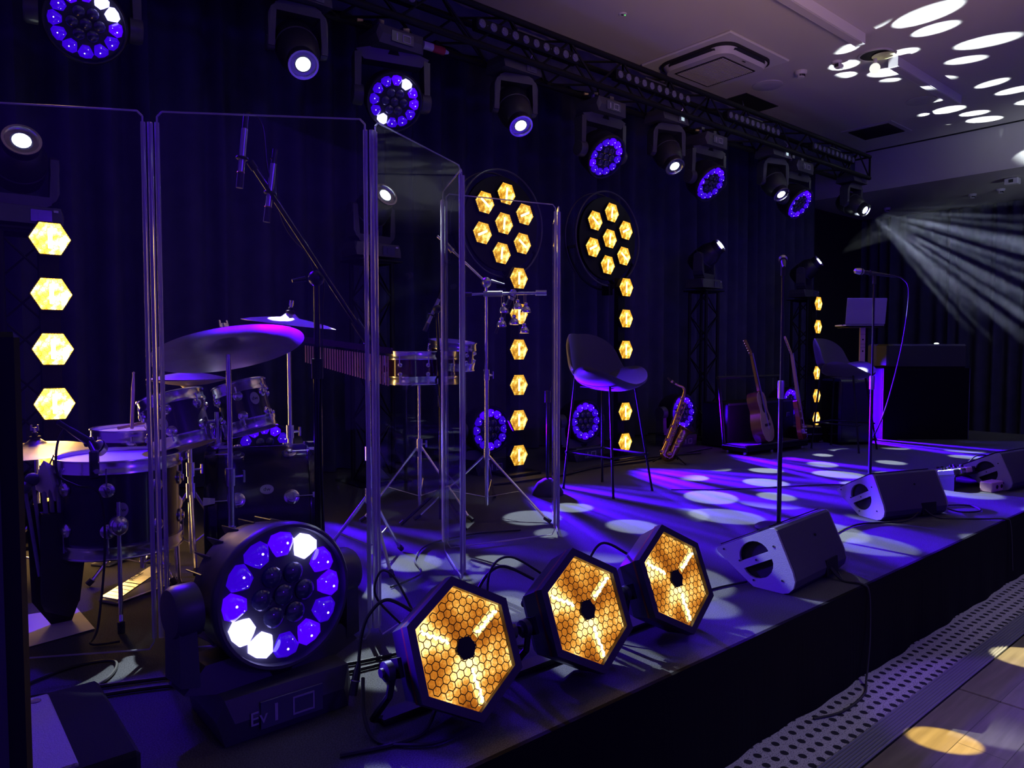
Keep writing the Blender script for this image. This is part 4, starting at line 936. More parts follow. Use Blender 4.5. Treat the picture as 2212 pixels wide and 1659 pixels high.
def cable(name, label, pts, r=0.004, m=None, n=8, group='cables lying about the stage'):
    o = MB().tube(bez(pts, n), r, 6).build(name, m or M['rubber']); return tag(o, label, 'cable', group)
def mic(T, label, L=0.17, r=0.024, kind='vocal', group=None):
    """microphone; local +z points to the capsule, origin at the clip"""
    t = thing('microphone', label, 'microphone', T, group)
    if kind == 'vocal':
        MB().lathe([(0, -L * .7), (0.009, -L * .7), (0.011, -L * .6), (0.015, L * .2), (0.0, L * .2)], 16).build('body', M['plastic'], t)
        MB().lathe([(0.014, L * .2), (r, L * .26), (r * 1.02, L * .36), (r * 0.8, L * .5), (0, L * .56)], 18).build('grille', M['steel'], t)
        MB().torus(r * 1.03, 0.003, 18, 6, loc(0, 0, L * .30)).build('collar_ring', M['blk'], t)
    else:
        MB().lathe([(0, -L / 2), (0.010, -L / 2), (0.0105, L * .25), (0, L * .25)], 14).build('body', M['steel'], t)
        MB().lathe([(0.011, L * .25), (0.0115, L / 2), (0, L / 2)], 14).build('capsule', M['grille'], t)
        MB().torus(0.011, 0.002, 14, 6, loc(0, 0, L * .24)).build('collar_ring', M['gold'], t)
    MB().torus(0.016, 0.005, 16, 6).build('clip', M['rubber'], t)
    MB().cyl((0, 0, -L * .66 if kind == 'vocal' else -L / 2), (0, 0, -L * .66 - 0.05 if kind == 'vocal' else -L / 2 - 0.05), 0.0085, n=10).build('plug', M['plastic'], t)
    return t
def straight_mic_stand(x, y, h, label, split):
    t = thing('microphone_stand', label, 'microphone stand', loc(x, y, 0), 'straight vocal microphone stands')
    MB().lathe([(0, 0), (0.128, 0), (0.13, 0.012), (0.115, 0.022), (0.03, 0.034), (0, 0.034)], 28).build('round_base', M['blk'], t)
    MB().cyl((0, 0, 0.03), (0, 0, split), 0.0125, n=12).build('lower_tube', M['blkgloss'], t)
    MB().lathe([(0.012, split - 0.09), (0.018, split - 0.085), (0.019, split), (0.017, split + 0.012), (0, split + 0.014)], 16).build('clutch', M['steel'], t)
    MB().cyl((0, 0, split), (0, 0, h), 0.0075, n=12).build('upper_tube', M['blkgloss'], t)
    MB().cyl((0, 0, h - 0.06), (0, 0, h), 0.013, n=10).build('swivel', M['rubber'], t)
    return t
straight_mic_stand(3.735, 2.105, 1.47, 'slim straight microphone stand behind the near floor monitor', 0.82)
mic(frame((3.735, 2.105, 1.49), (0.75, 0.45, 0.30)), 'vocal microphone on the near straight stand, seen end on')
straight_mic_stand(5.46, 2.36, 1.545, 'slim straight microphone stand behind the farther floor monitor', 0.80)
mic(frame((5.44, 2.385, 1.565), (-0.68, 0.55, 0.12)), 'vocal microphone pointing left on the farther stand', L=0.22)
cable('microphone_cable', 'thin cable hanging from the farther vocal microphone', [(5.53, 2.28, 1.55), (5.60, 2.22, 1.52), (5.64, 2.19, 1.42), (5.60, 2.21, 1.05), (5.53, 2.28, 0.6), (5.47, 2.345, 0.36)], 0.005)

# ================================================================== drums
def drum(name, label, T, r, depth, shell, nl=8, head_up=True, group=None, cat='drum', badge=None, lugr=0.021, hoop='chrome', z_lugs=(0.72, 0.28)):
    """drum with its axis along local z; origin at the lower rim"""
    t = thing(name, label, cat, T, group)
    MB().lathe([(r, 0.012), (r, depth - 0.012), (r - 0.006, depth - 0.012), (r - 0.006, 0.012), (r, 0.012)], 44).build('shell', M[shell], t)
    MB().lathe([(0, depth - 0.006), (r + 0.002, depth - 0.006), (r + 0.002, depth - 0.010), (0, depth - 0.010)], 44).build('batter_head', M['head'], t)
    MB().lathe([(0, 0.006), (r + 0.002, 0.006), (r + 0.002, 0.010), (0, 0.010)], 44).build('resonant_head', M['head'], t)
    for z, s in ((depth, 1), (0, -1)):
        MB().lathe([(r + 0.003, z - s * 0.040), (r + 0.014, z - s * 0.038), (r + 0.012, z - s * 0.026), (r + 0.008, z - s * 0.02), (r + 0.008, z + s * 0.004), (r + 0.014, z + s * 0.006), (r + 0.013, z + s * 0.010), (r + 0.003, z + s * 0.008), (r + 0.003, z - s * 0.040)], 44).build('hoop', M[hoop], t)
    lug = None
    for zl, end in ((z_lugs[0], depth - 0.03), (z_lugs[1], 0.03)):
        for k in range(nl):
            a = 2 * PI * (k + 0.5) / nl
            Tm = rotz(a) @ loc(r, 0, depth * zl)
            up = 1 if zl > 0.5 else -1
            F = frame((0, 0, 0), (1, 0, 0))
            if lug is None:
                lug = MB(F).lathe([(0, 0), (lugr, 0), (lugr, 0.006), (lugr * .8, 0.010), (lugr * .55, 0.011), (lugr * .5, 0.018), (0, 0.020)], 18)
                lug.cyl((0, 0.008, 0.012), (0, depth * (1 - z_lugs[0]) - 0.015, 0.012), 0.0032, n=6)
                lug = lug.build('lug', M['chrome'], t); o = lug
            else: o = link('lug', lug.data, t)
            o.matrix_local = Tm @ (Matrix.Identity(4) if up > 0 else rotm(PI, 'X'))
    if badge is not None:
        Tb = rotz(badge[0]) @ loc(r + 0.0012, 0, depth * badge[1])
        bd = MB(Tb @ frame((0, 0, 0), (1, 0, 0))).add([(0.020 * math.cos(q * PI / 10), 0.026 * math.sin(q * PI / 10), z) for z in (0, 0.002) for q in range(20)], [tuple(range(20))[::-1], tuple(range(20, 40))] + [(i, (i + 1) % 20, 20 + (i + 1) % 20, 20 + i) for i in range(20)]).build('badge', M['offwhite'], t)
        lettering('dw', 0.022, M['dark'], bd, Tb @ frame((0.0024, 0, 0), (1, 0, 0)) @ rotz(badge[2]), 0.0003, True)
    return t
GK = 'drums of the drum kit'
# bass drum: axis across the stage, front towards +X
ba = R(-20); bax = V((math.cos(ba), math.sin(ba), 0)); bc = V((1.17, 3.02, 0.312))
tb = drum('bass_drum', 'large dark bass drum lying on its side behind the blue wash lamp', frame(bc - bax * 0.21, bax), 0.28, 0.42, 'ebony', 8, group=GK, badge=(R(150), 0.52, R(90)), lugr=0.030, hoop='blkgloss', z_lugs=(0.74, 0.26))
for s in (-1, 1):
    pass
for i in (-1, 1):
    MB().cyl((i * 0.20, -0.17, 0.36), (i * 0.33, -0.298, 0.40), 0.009, n=8).build('spur', M['chrome'], tb)
cl = None
for k in range(8):
    a = 2 * PI * (k + 0.5) / 8
    for z, s in ((0.42, 1), (0.0, -1)):
        if cl is None: cl = MB().hull([(0.280, -0.016, -0.02), (0.280, 0.016, -0.02), (0.300, -0.016, 0.012), (0.300, 0.016, 0.012), (0.27, -0.012, 0.014), (0.27, 0.012, 0.014), (0.302, -0.010, -0.03), (0.302, 0.010, -0.03)]).build('claw', M['chrome'], tb, ang=0); o = cl
        else: o = link('claw', cl.data, tb)
        o.matrix_local = rotz(a) @ loc(0, 0, z) @ (Matrix.Identity(4) if s > 0 else rotm(PI, 'X'))
# floor tom with three legs
tf = drum('floor_tom', 'dark floor tom with chrome legs at the left of the kit', loc(0.63, 3.055, 0.265), 0.205, 0.335, 'ebony', 8, group=GK, badge=(R(-100), 0.5, 0), lugr=0.026)
for k in range(3):
    a = R(-103 + 120 * k); c, s_ = math.cos(a), math.sin(a)
    MB().cyl((0.222 * c, 0.222 * s_, 0.20), (0.235 * c, 0.235 * s_, -0.20), 0.0075, n=10).cyl((0.235 * c, 0.235 * s_, -0.20), (0.250 * c, 0.250 * s_, -0.245), 0.0075, n=10).build('leg', M['chrome'], tf)
    MB().cyl((0.249 * c, 0.249 * s_, -0.262), (0.249 * c, 0.249 * s_, -0.22), 0.012, n=10).build('rubber_foot', M['rubber'], tf)
    MB().sphere((0.218 * c, 0.218 * s_, 0.115), 0.034, 16, None, 1.15).build('leg_bracket', M['chrome'], tf)
up = V((0, 0, 1))
nA = up - 0.30 * AXR + 0.10 * AXF
tA = drum('rack_tom', 'left tilted rack tom above the bass drum', frame(V((0.880, 3.115, 0.610)), nA), 0.116, 0.205, 'ebony', 6, group=GK, badge=(R(18), 0.45, 0), lugr=0.022)
tB = drum('rack_tom', 'right smaller tilted rack tom above the bass drum', frame(V((1.120, 3.015, 0.668)), nA), 0.098, 0.19, 'ebony', 6, group=GK, badge=(R(66), 0.6, 0), lugr=0.020)
t = thing('tom_mount', 'chrome double tom holder rising from the bass drum', 'mount', loc(1.005, 3.075, 0.585))
MB().cyl((0, 0, 0), (0, 0, 0.16), 0.013, n=12).build('post', M['chrome'], t)
for i, q in ((-1, (-0.05, 0.02, 0.12)), (1, (0.03, -0.02, 0.15))):
    MB().cyl((0, 0, 0.12), q, 0.010, n=10).build('arm', M['chrome'], t); MB().sphere(q, 0.02, 12).build('ball_joint', M['chrome'], t)
MB().cbox((0, 0, 0.015), (0.07, 0.06, 0.03), 0.008).build('base_clamp', M['chrome'], t, ang=0)
# snare on its stand
sn = stand('snare_stand', 'chrome basket stand holding the snare drum', 0.793, 3.44, 0.50, spread=0.20, z0=0.26, rot=0.9, group='drum hardware stands')
for k in range(3): a = 0.5 + k * 2 * PI / 3; MB().tube([(0, 0, 0.46), (0.15 * math.cos(a), 0.15 * math.sin(a), 0.50), (0.195 * math.cos(a), 0.195 * math.sin(a), 0.53), (0.197 * math.cos(a), 0.197 * math.sin(a), 0.56)], 0.007, 8).build('basket_arm', M['chrome'], sn)
drum('snare_drum', 'shallow snare drum behind the floor tom', loc(0.793, 3.44, 0.530), 0.177, 0.13, 'maroon', 8, group=GK, z_lugs=(0.66, 0.34))
# sticks on the snare
for i, (a, b, lab) in enumerate((((0.70, 3.40, 0.672), (1.00, 3.56, 0.700), 'drum stick lying across the snare drum'), ((0.745, 3.36, 0.671), (0.80, 3.55, 0.905), 'light drum stick standing on the snare drum, leaning left'), ((0.80, 3.36, 0.671), (0.88, 3.53, 0.72), 'short drum stick beside the standing one on the snare'))):
    A_, B_ = V(a), V(b); o = MB(frame(A_, B_ - A_)).lathe([(0, 0), (0.007, 0.002), (0.0075, (B_ - A_).length * .7), (0.004, (B_ - A_).length * .95), (0.006, (B_ - A_).length * .98), (0, (B_ - A_).length)], 10).build('drum_stick', M['wood']); tag(o, lab, 'drum stick', 'drum sticks on the snare')

def cymbal(label, c, n, r, group='cymbals', nut=True, name='cymbal'):
    t = thing(name, label, 'cymbal', frame(V(c), V(n)), group)
    MB().lathe([(0.008, 0.034), (r * .10, 0.031), (r * .17, 0.018), (r * .20, 0.012), (r * .5, 0.004), (r * .8, -0.008), (r, -0.020), (r, -0.0212), (r * .8, -0.0095), (r * .5, 0.0025), (r * .2, 0.0105), (r * .17, 0.0165), (r * .1, 0.0295), (0.008, 0.0325), (0.008, 0.034)], 56).build('plate', M['bronze'], t)
    if nut:
        MB().lathe([(0.005, 0.034), (0.022, 0.034), (0.022, 0.046), (0.012, 0.048), (0.012, 0.062), (0.006, 0.064), (0, 0.064)], 16).build('felt_washer', M['rubber'], t)
        MB().cyl((0, 0, 0.060), (0, 0, 0.085), 0.008, n=10).box((0, 0, 0.078), (0.036, 0.006, 0.014)).box((0.014, 0, 0.088), (0.006, 0.006, 0.018)).box((-0.014, 0, 0.088), (0.006, 0.006, 0.018)).build('wing_nut', M['chrome'], t, ang=0)
    return t
GS = 'drum hardware stands'
stand('cymbal_stand', 'chrome cymbal stand under the large tilted ride cymbal', 0.942, 2.752, 0.985, spread=0.24, z0=0.30, rot=R(200), group=GS)
cymbal('large tilted ride cymbal at the front of the kit', (0.939, 2.747, 1.02), up - 0.27 * AXR + 0.22 * AXF, 0.275)
stand('cymbal_stand', 'chrome cymbal stand right of the toms under the thin crash', 1.472, 3.44, 1.12, spread=0.22, z0=0.30, rot=R(60), group=GS)
cymbal('thin crash cymbal on top of the kit with a shining bell', (1.476, 3.435, 1.148), up + 0.12 * AXR - 0.02 * AXF, 0.225)
th_ = stand('hi_hat_stand', 'hi-hat stand with a thin rod behind the shield post', 1.03, 3.545, 0.84, spread=0.22, z0=0.34, rot=0.3, group=GS)
MB().cyl((0, 0, 0.8), (0, 0, 0.99), 0.0035, n=8).build('pull_rod', M['chrome'], th_)
cymbal('upper hi-hat cymbal of the pair behind the ride', (1.03, 3.545, 0.885), up, 0.178, nut=False)
o = cymbal('lower hi-hat cymbal of the pair, turned upside down', (1.03, 3.545, 0.848), -up, 0.178, nut=False)
stand('cymbal_stand', 'low cymbal stand at the far left behind the black cabinet', 0.455, 3.80, 0.55, spread=0.22, z0=0.25, rot=0.9, group=GS)
cymbal('low bronze cymbal with a shining bell at the far left', (0.455, 3.80, 0.575), up - 0.05 * AXF, 0.23)
# pedals
def pedal(T, label, text=None):
    t = thing('drum_pedal', label, 'pedal', T, 'foot pedals of the kit')
    MB().cbox((0, 0, 0.006), (0.10, 0.30, 0.010), 0.003).build('base_plate', M['steel'], t, ang=0)
    MB().hull([(-0.045, -0.14, 0.016), (0.045, -0.14, 0.016), (-0.045, -0.14, 0.022), (0.045, -0.14, 0.022), (-0.035, 0.13, 0.085), (0.035, 0.13, 0.085), (-0.035, 0.13, 0.091), (0.035, 0.13, 0.091)]).build('footboard', M['steel'], t, ang=0)
    for k in range(5): MB().hull([(i * 0.04, -0.12 + 0.022 * k + j * 0.004, 0.0225 + 0.0058 * k + z) for i in (-1, 1) for j in (-1, 1) for z in (0, 0.004)]).build('grip_bar', M['blk'], t, ang=0)
    for i in (-1, 1): MB().cyl((i * 0.05, 0.15, 0.01), (i * 0.045, 0.15, 0.20), 0.008, n=8).build('post', M['chrome'], t)
    MB().cyl((-0.06, 0.15, 0.195), (0.06, 0.15, 0.195), 0.007, n=8).build('axle', M['chrome'], t)
    MB().cyl((0, 0.15, 0.19), (0.0, 0.10, 0.32), 0.004, n=8).cyl((0, 0.085, 0.32), (0, 0.125, 0.335), 0.02, n=12).build('beater', M['chrome'], t)
    if text:
        lettering(text, 0.04, M['dark'], t, loc(0.0, -0.02, 0.053) @ rotm(math.atan2(0.069, 0.27), 'X') @ loc(-0.015, 0, 0.003) @ rotz(R(90)))
    return t
pedal(loc(0.735, 3.255, 0) @ rotz(R(-62)), 'bass drum pedal with a lettered golden footboard', 'ELE')
pedal(loc(0.80, 3.86, 0) @ rotz(R(-50)), 'hi-hat pedal on the deck under the snare drum')

# stick bag hung on the floor tom
t = thing('stick_bag', 'black stick bag hanging from the floor tom', 'bag', loc(0.40, 3.02, 0.0))
MB().hull([(-0.075, -0.03, 0.42), (0.075, -0.03, 0.42), (-0.075, 0.035, 0.42), (0.075, 0.035, 0.42), (-0.05, -0.02, 0.10), (0.07, -0.02, 0.10), (-0.03, 0.02, 0.06), (0.05, 0.02, 0.03)], rotm(R(6), 'Y')).build('pouch', M['rubber'], t, ang=30)
MB().hull([(-0.07, 0.03, 0.45), (0.09, 0.03, 0.47), (-0.06, 0.04, 0.10), (0.09, 0.04, 0.08), (0.0, 0.04, 0.0), (0.06, 0.04, -0.0)]).build('back_flap', M['blk'], t, ang=30)
MB().tube([(-0.06, 0.03, 0.44), (0.02, 0.04, 0.62), (0.08, 0.03, 0.46)], 0.005, 6).build('hanging_cord', M['rubber'], t)
for i, (dx, dy, z1, head, lab) in enumerate(((-0.055, 0.0, 0.52, 0.022, 'soft-headed mallet at the left of the stick bag'), (-0.030, 0.01, 0.545, 0.024, 'second soft mallet in the stick bag'), (0.0, -0.01, 0.50, 0, 'drum stick in the middle of the stick bag'), (0.022, 0.008, 0.53, 0, 'tall drum stick in the stick bag'), (0.045, -0.004, 0.515, 0, 'drum stick at the right of the stick bag'))):
    A_ = V((0.40 + dx * .7, 3.02 + dy, 0.20)); B_ = V((0.40 + dx - 0.02, 3.02 + dy, z1))
    if head:
        t2 = thing('mallet', lab, 'mallet', frame(A_, B_ - A_), 'mallets in the stick bag'); MB().cyl((0, 0, 0), (0, 0, (B_ - A_).length), 0.006, n=8).build('handle', M['grey'], t2); MB().sphere((0, 0, (B_ - A_).length), head, 12).build('felt_head', M['uphol'], t2)
    else:
        o = MB(frame(A_, B_ - A_)).lathe([(0, 0), (0.008, 0.002), (0.008, (B_ - A_).length * .98), (0.005, (B_ - A_).length), (0, (B_ - A_).length + .002)], 10).build('drum_stick', M['grey']); tag(o, lab, 'drum stick', 'sticks in the bag')
o = MB(loc(0.405, 3.04, 0.54)).hull([(-0.03, 0, 0.05), (0.03, 0.02, 0.03), (-0.05, 0.01, -0.03), (0.06, 0, -0.05), (0.0, -0.03, 0.0), (0.03, 0.03, -0.07), (-0.02, -0.01, 0.07), (0.01, -0.02, -0.08)]).build('crumpled_tissue', M['paper'], ang=0); tag(o, 'crumpled pale tissue stuffed beside the stick bag', 'tissue')
o = MB().add([(0.24, 3.25, 0.004), (0.50, 3.21, 0.004), (0.51, 2.915, 0.004), (0.22, 2.86, 0.004), (0.24, 3.25, 0.0055), (0.50, 3.21, 0.0055), (0.51, 2.915, 0.0055), (0.22, 2.86, 0.0055)], [(3, 2, 1, 0), (4, 5, 6, 7), (0, 1, 5, 4), (1, 2, 6, 5), (2, 3, 7, 6), (3, 0, 4, 7)]).build('paper_sheet', M['paper'], ang=0); tag(o, 'large blank paper sheet lying on the deck under the floor tom', 'paper')

# bar chimes
c0 = V((1.461, 3.224, 1.035)); c1 = V((1.70, 2.88, 0.985)); cd_ = (c1 - c0); CL = cd_.length; cu = cd_.normalized()
st = stand('chime_stand', 'chrome stand carrying the bar chimes', 1.66, 2.99, 0.98, spread=0.24, z0=0.32, rot=0.4, group='percussion stands')
t = thing('bar_chimes', 'row of hanging bar chimes growing longer to the right', 'chimes', frame(c0, V((-cu.y, cu.x, 0)), (0, 0, 1)))
Tm = t.matrix_world.inverted()
MB(Tm).hull([c0 - cu * .02 + V((0, 0, z)) + V((cu.y, -cu.x, 0)) * w for z in (0, 0.028) for w in (-0.01, 0.01)] + [c1 + cu * .02 + V((0, 0, z)) + V((cu.y, -cu.x, 0)) * w for z in (0, 0.028) for w in (-0.01, 0.01)]).build('beam', M['maroon'], t, ang=0)
for k in range(34):
    f = k / 33; p = c0 + cd_ * f; ln = 0.080 + 0.055 * f
    MB(Tm).cyl(p + V((0, 0, -0.012)), p + V((0, 0, -0.012 - ln)), 0.0035, n=8).build('chime_bar', M['gold'] if False else mat('chime_brass', (0.95, 0.70, 0.28), 0.28, 1.0) if k == 0 else bpy.data.materials['chime_brass'], t)
MB(Tm).cyl(c0 + cd_ * .72 + V((0, 0, 0.028)), c0 + cd_ * .72 + V((0.02, 0.03, 0.075)), 0.005, n=8).sphere(c0 + cd_ * .72 + V((0.02, 0.03, 0.08)), 0.012, 10).build('bracket', M['chrome'], t)

# percussion drums on their stand
ps = stand('percussion_stand', 'chrome tripod stand under the two percussion drums', 2.395, 3.70, 0.82, spread=0.36, z0=0.42, rot=0.9, group='percussion stands')
MB().cyl((-0.12, -0.1, 0.80), (0.2, -0.1, 0.84), 0.010, n=8).build('cross_bar', M['chrome'], ps)
drum('timbale', 'dark red percussion drum left of the shield fold', loc(2.275, 3.575, 0.815), 0.150, 0.170, 'maroon', 6, group='percussion drums', z_lugs=(0.6, 0.3), lugr=0.014)
drum('timbale', 'tilted chrome percussion drum seen through the shield fold', frame(V((2.60, 3.66, 0.90)), up + 0.10 * AXR - 0.10 * AXF), 0.135, 0.150, 'maroon', 6, group='percussion drums', z_lugs=(0.6, 0.3), lugr=0.014)
# bell stand
bs = stand('bell_stand', 'chrome tripod stand with a cross bar of small bells', 2.735, 3.476, 1.40, spread=0.44, z0=0.36, rot=R(-75), group='percussion stands', mid=0.62)
bd_ = (V((2.988, 3.263, 0)) - V((2.634, 3.561, 0))).normalized()
p0 = V((-0.101, 0.085, 1.338)); p1 = V((0.253, -0.213, 1.347))
MB().cyl(p0, p1, 0.009, n=10).build('cross_bar', M['chrome'], bs)
MB().cyl(p0 * 1.0, p0 + (p1 - p0) * .10, 0.013, n=10).build('grip', M['rubber'], bs)
MB().cyl(p0 + (p1 - p0) * .25, p0 + (p1 - p0) * .5, 0.018, n=10).build('clamp_block', M['steel'], bs)
MB().cyl(p1 - bd_ * .03, p1 + bd_ * .035, 0.018, n=10).build('wing_clamp', M['chrome'], bs)
MB().sphere((0, 0, 1.41), 0.032, 14).cyl((0.02, -0.02, 1.42), (0.09, -0.07, 1.40), 0.010, 0.004, n=8).build('tilter', M['steel'], bs)
MB().cyl((0, 0, 1.41), (-0.215, 0.203, 1.69), 0.0085, n=10).build('boom_arm', M['chrome'], bs)
MB().cyl((-0.15, 0.14, 1.60), (-0.19, 0.18, 1.66), 0.018, n=10).build('boom_clamp', M['steel'], bs)
for (x, y, z), lab in (((2.815, 3.404, 1.257), 'upper left small silver bell on the cross bar'), ((2.801, 3.410, 1.173), 'lower left small silver bell'), ((2.879, 3.351, 1.279), 'upper middle small silver bell'), ((2.859, 3.362, 1.187), 'lower middle small silver bell'), ((2.917, 3.318, 1.26), 'upper right small silver bell'), ((2.905, 3.321, 1.136), 'lowest small silver bell at the right')):
    t = thing('hand_bell', lab, 'bell', loc(x, y, z - 0.02), 'small bells on the bell stand')
    MB().lathe([(0.030, -0.012), (0.031, -0.004), (0.027, 0.010), (0.020, 0.022), (0.010, 0.028), (0.0, 0.029)], 18).build('dome', M['chrome'], t)
    MB().lathe([(0, 0.026), (0.011, 0.028), (0.014, 0.038), (0.010, 0.048), (0, 0.050)], 14).build('knob', M['chrome'], t)
    f = ((V((x, y, 0)) - V((2.634, 3.561, 0))).dot(bd_)); zb = 1.34
    MB().cyl((0, 0, 0.048), (0, 0, zb - z + 0.02), 0.0018, n=6).build('cord', mat('bell_cord', (0.75, 0.62, 0.2), 0.7) if 'bell_cord' not in bpy.data.materials else bpy.data.materials['bell_cord'], t)

# boom stand with two overhead microphones
t = thing('boom_stand', 'black boom microphone stand reaching up over the kit', 'microphone stand', loc(1.128, 2.395, 0), 'boom microphone stands')
MB().cyl((0, 0, 0.02), (0, 0, 0.95), 0.015, n=12).build('lower_tube', M['blkgloss'], t); MB().cyl((0, 0, 0.93), (0, 0, 1.24), 0.010, n=12).build('upper_tube', M['blkgloss'], t)
MB().cyl((0, 0, 0.90), (0, 0, 0.97), 0.020, n=12).build('clutch', M['rubber'], t); MB().sphere((0, 0, 1.252), 0.028, 14).cyl((-0.03, 0.02, 1.25), (-0.075, 0.03, 1.24), 0.010, 0.006, n=8).build('pivot', M['plastic'], t)
A_ = V((0.928 - 1.128, 2.466 - 2.395, 1.635)); B_ = V((1.270 - 1.128, 2.285 - 2.395, 1.03))
MB().cyl(B_, A_, 0.0085, n=12).build('boom_arm', M['blkgloss'], t); MB().cyl(B_, B_ + (A_ - B_) * .12, 0.016, n=12).build('counterweight', M['rubber'], t); MB().cyl(A_ * 1.0, A_ + (B_ - A_) * .04, 0.013, n=10).build('boom_tip', M['rubber'], t)
MB().lathe([(0, 0), (0.105, 0), (0.105, 0.012), (0.03, 0.025), (0, 0.025)], 24).build('round_base', M['blk'], t)
mic(frame((0.905, 2.475, 1.645), (-0.1, 0.02, -1.0)), 'slim overhead microphone at the tip of the boom', L=0.20, kind='pencil')
mic(frame((0.985, 2.44, 1.535), (-0.12, 0.05, -1.0)), 'second slim overhead microphone clipped below the boom tip', L=0.20, kind='pencil')
cable('microphone_cable', 'cable looping over the overhead microphones', [(0.912, 2.473, 1.76), (0.925, 2.47, 1.80), (0.965, 2.45, 1.76), (0.98, 2.44, 1.60), (1.03, 2.425, 1.46), (1.09, 2.41, 1.36), (1.12, 2.40, 1.27)], 0.003)
cable('microphone_cable', 'cable wound down the boom stand', [(0.99, 2.44, 1.65), (1.005, 2.435, 1.66), (1.01, 2.43, 1.50), (1.05, 2.43, 1.40), (1.15, 2.40, 1.28), (1.145, 2.385, 1.1), (1.13, 2.375, 0.7), (1.14, 2.375, 0.2), (1.10, 2.30, 0.012)], 0.003)
# boom mic between shield and percussion
t = thing('boom_stand', 'black microphone stand between the percussion drums', 'microphone stand', loc(2.36, 3.42, 0), 'boom microphone stands')
MB().cyl((0, 0, 0.03), (0, 0, 0.72), 0.013, n=10).build('lower_tube', M['blkgloss'], t); MB().cyl((0, 0, 0.70), (-0.01, 0.02, 1.22), 0.009, n=10).build('upper_tube', M['blkgloss'], t); MB().sphere((-0.01, 0.02, 1.235), 0.026, 12).build('pivot', M['plastic'], t); MB().cyl((0, 0, 0.68), (0, 0, 0.74), 0.018, n=10).build('clutch', M['rubber'], t)
MB().cyl((-0.01, 0.02, 1.235), (0.03, 0.02, 1.42), 0.007, n=8).build('boom_arm', M['blkgloss'], t)
legs3(t, 0.2, 0.22, 0.008, M['blkgloss'], R(30), False)
mic(frame((2.325, 3.455, 1.20), (-0.30, 0.25, -0.85)), 'pencil microphone pointing down at the percussion drums', L=0.2, kind='pencil')
# mic with round base at the right end of the shield
t = thing('desk_stand', 'short black stand with a heavy cone base inside the shield', 'microphone stand', loc(3.42, 3.66, 0))
MB().lathe([(0, 0), (0.11, 0), (0.11, 0.02), (0.075, 0.08), (0.03, 0.11), (0, 0.11)], 24).build('cone_base', M['rubber'], t)
MB().cyl((0, 0, 0.10), (0, 0, 0.70), 0.010, n=10).build('pole', M['blkgloss'], t); MB().cyl((0, 0, 0.64), (0, 0, 0.72), 0.02, n=10).build('clutch', M['plastic'], t); MB().cyl((0, 0, 0.70), (0.06, -0.05, 0.88), 0.007, n=8).build('arm', M['blkgloss'], t)
mic(frame((2.84, 3.40, 1.27), (0.35, -0.2, 0.9)), 'black microphone leaning behind the small bells', L=0.2)
# clip mic on the floor tom
mic(frame((0.51, 2.93, 0.675), (0.55, 0.25, -0.45)), 'black clip-on microphone aimed at the floor tom head', L=0.13, r=0.028)
cable('microphone_cable', 'cable arching from the floor tom microphone', [(0.462, 2.91, 0.715), (0.44, 2.905, 0.735), (0.41, 2.90, 0.68), (0.405, 2.88, 0.58), (0.45, 2.84, 0.54), (0.52, 2.82, 0.50), (0.53, 2.82, 0.30), (0.50, 2.80, 0.05), (0.47, 2.76, 0.008), (0.55, 2.72, 0.008)], 0.004)
t = thing('mic_clamp', 'black rim clamp holding the floor tom microphone', 'clamp', loc(0.515, 2.875, 0.55))
MB().cbox((0, 0, 0.05), (0.03, 0.025, 0.10), 0.006).build('jaw', M['plastic'], t, ang=0); MB().cyl((0, 0, 0.09), (-0.01, 0.05, 0.13), 0.008, n=8).build('arm', M['plastic'], t); MB().cyl((0, -0.012, 0.03), (0, -0.035, 0.03), 0.009, n=8).build('screw', M['chrome'], t)

# ================================================================== saxophone
SP = V((5.23, 3.98, 0)); SM = loc(*SP) @ rotz(R(-40))       # local x across the picture, z up
t = thing('saxophone', 'brass alto saxophone leaning on a small stand beside the near stool', 'saxophone', SM)
def sx(x, z, y=0.0): return V((x, y, z))
body = bez([sx(0.098, 0.60), sx(0.06, 0.47), sx(0.0, 0.28), sx(-0.055, 0.13)], 6)
MB().tube(body, [0.014 + 0.016 * i / (len(body) - 1) for i in range(len(body))], 14).build('body_tube', M['brass'], t)
bow = bez([sx(-0.055, 0.13), sx(-0.072, 0.075), sx(-0.045, 0.045), sx(-0.005, 0.055), sx(0.015, 0.10)], 6)
MB().tube(bow, [0.031 + 0.008 * i / (len(bow) - 1) for i in range(len(bow))], 14).build('bow', M['brass'], t)
bell = bez([sx(0.015, 0.10), sx(0.045, 0.17), sx(0.085, 0.25), sx(0.118, 0.305)], 6); nb = len(bell)
MB().tube(bell, [0.039 + 0.012 * (i / (nb - 1)) + 0.024 * max(0, (i / (nb - 1) - 0.72) / 0.28) ** 2 for i in range(nb)], 20).build('bell', M['brass'], t)
MB(frame(bell[-1], bell[-1] - bell[-2])).torus(0.073, 0.004, 28, 6).build('bell_rim', M['brass'], t)
neck = bez([sx(0.098, 0.60), sx(0.106, 0.64), sx(0.090, 0.672), sx(0.045, 0.690), sx(0.012, 0.712)], 6)
MB().tube(neck, [0.014 - 0.005 * i / (len(neck) - 1) for i in range(len(neck))], 12).build('neck', M['brass'], t)
MB().tube([sx(0.020, 0.706), sx(-0.01, 0.727), sx(-0.045, 0.757)], [0.012, 0.012, 0.006], 12).build('mouthpiece', M['rubber'], t)
MB().cyl(sx(0.0, 0.720), sx(-0.015, 0.731), 0.0135, n=12).build('ligature', M['brass'], t)
axb = (body[0] - body[-1]).normalized()
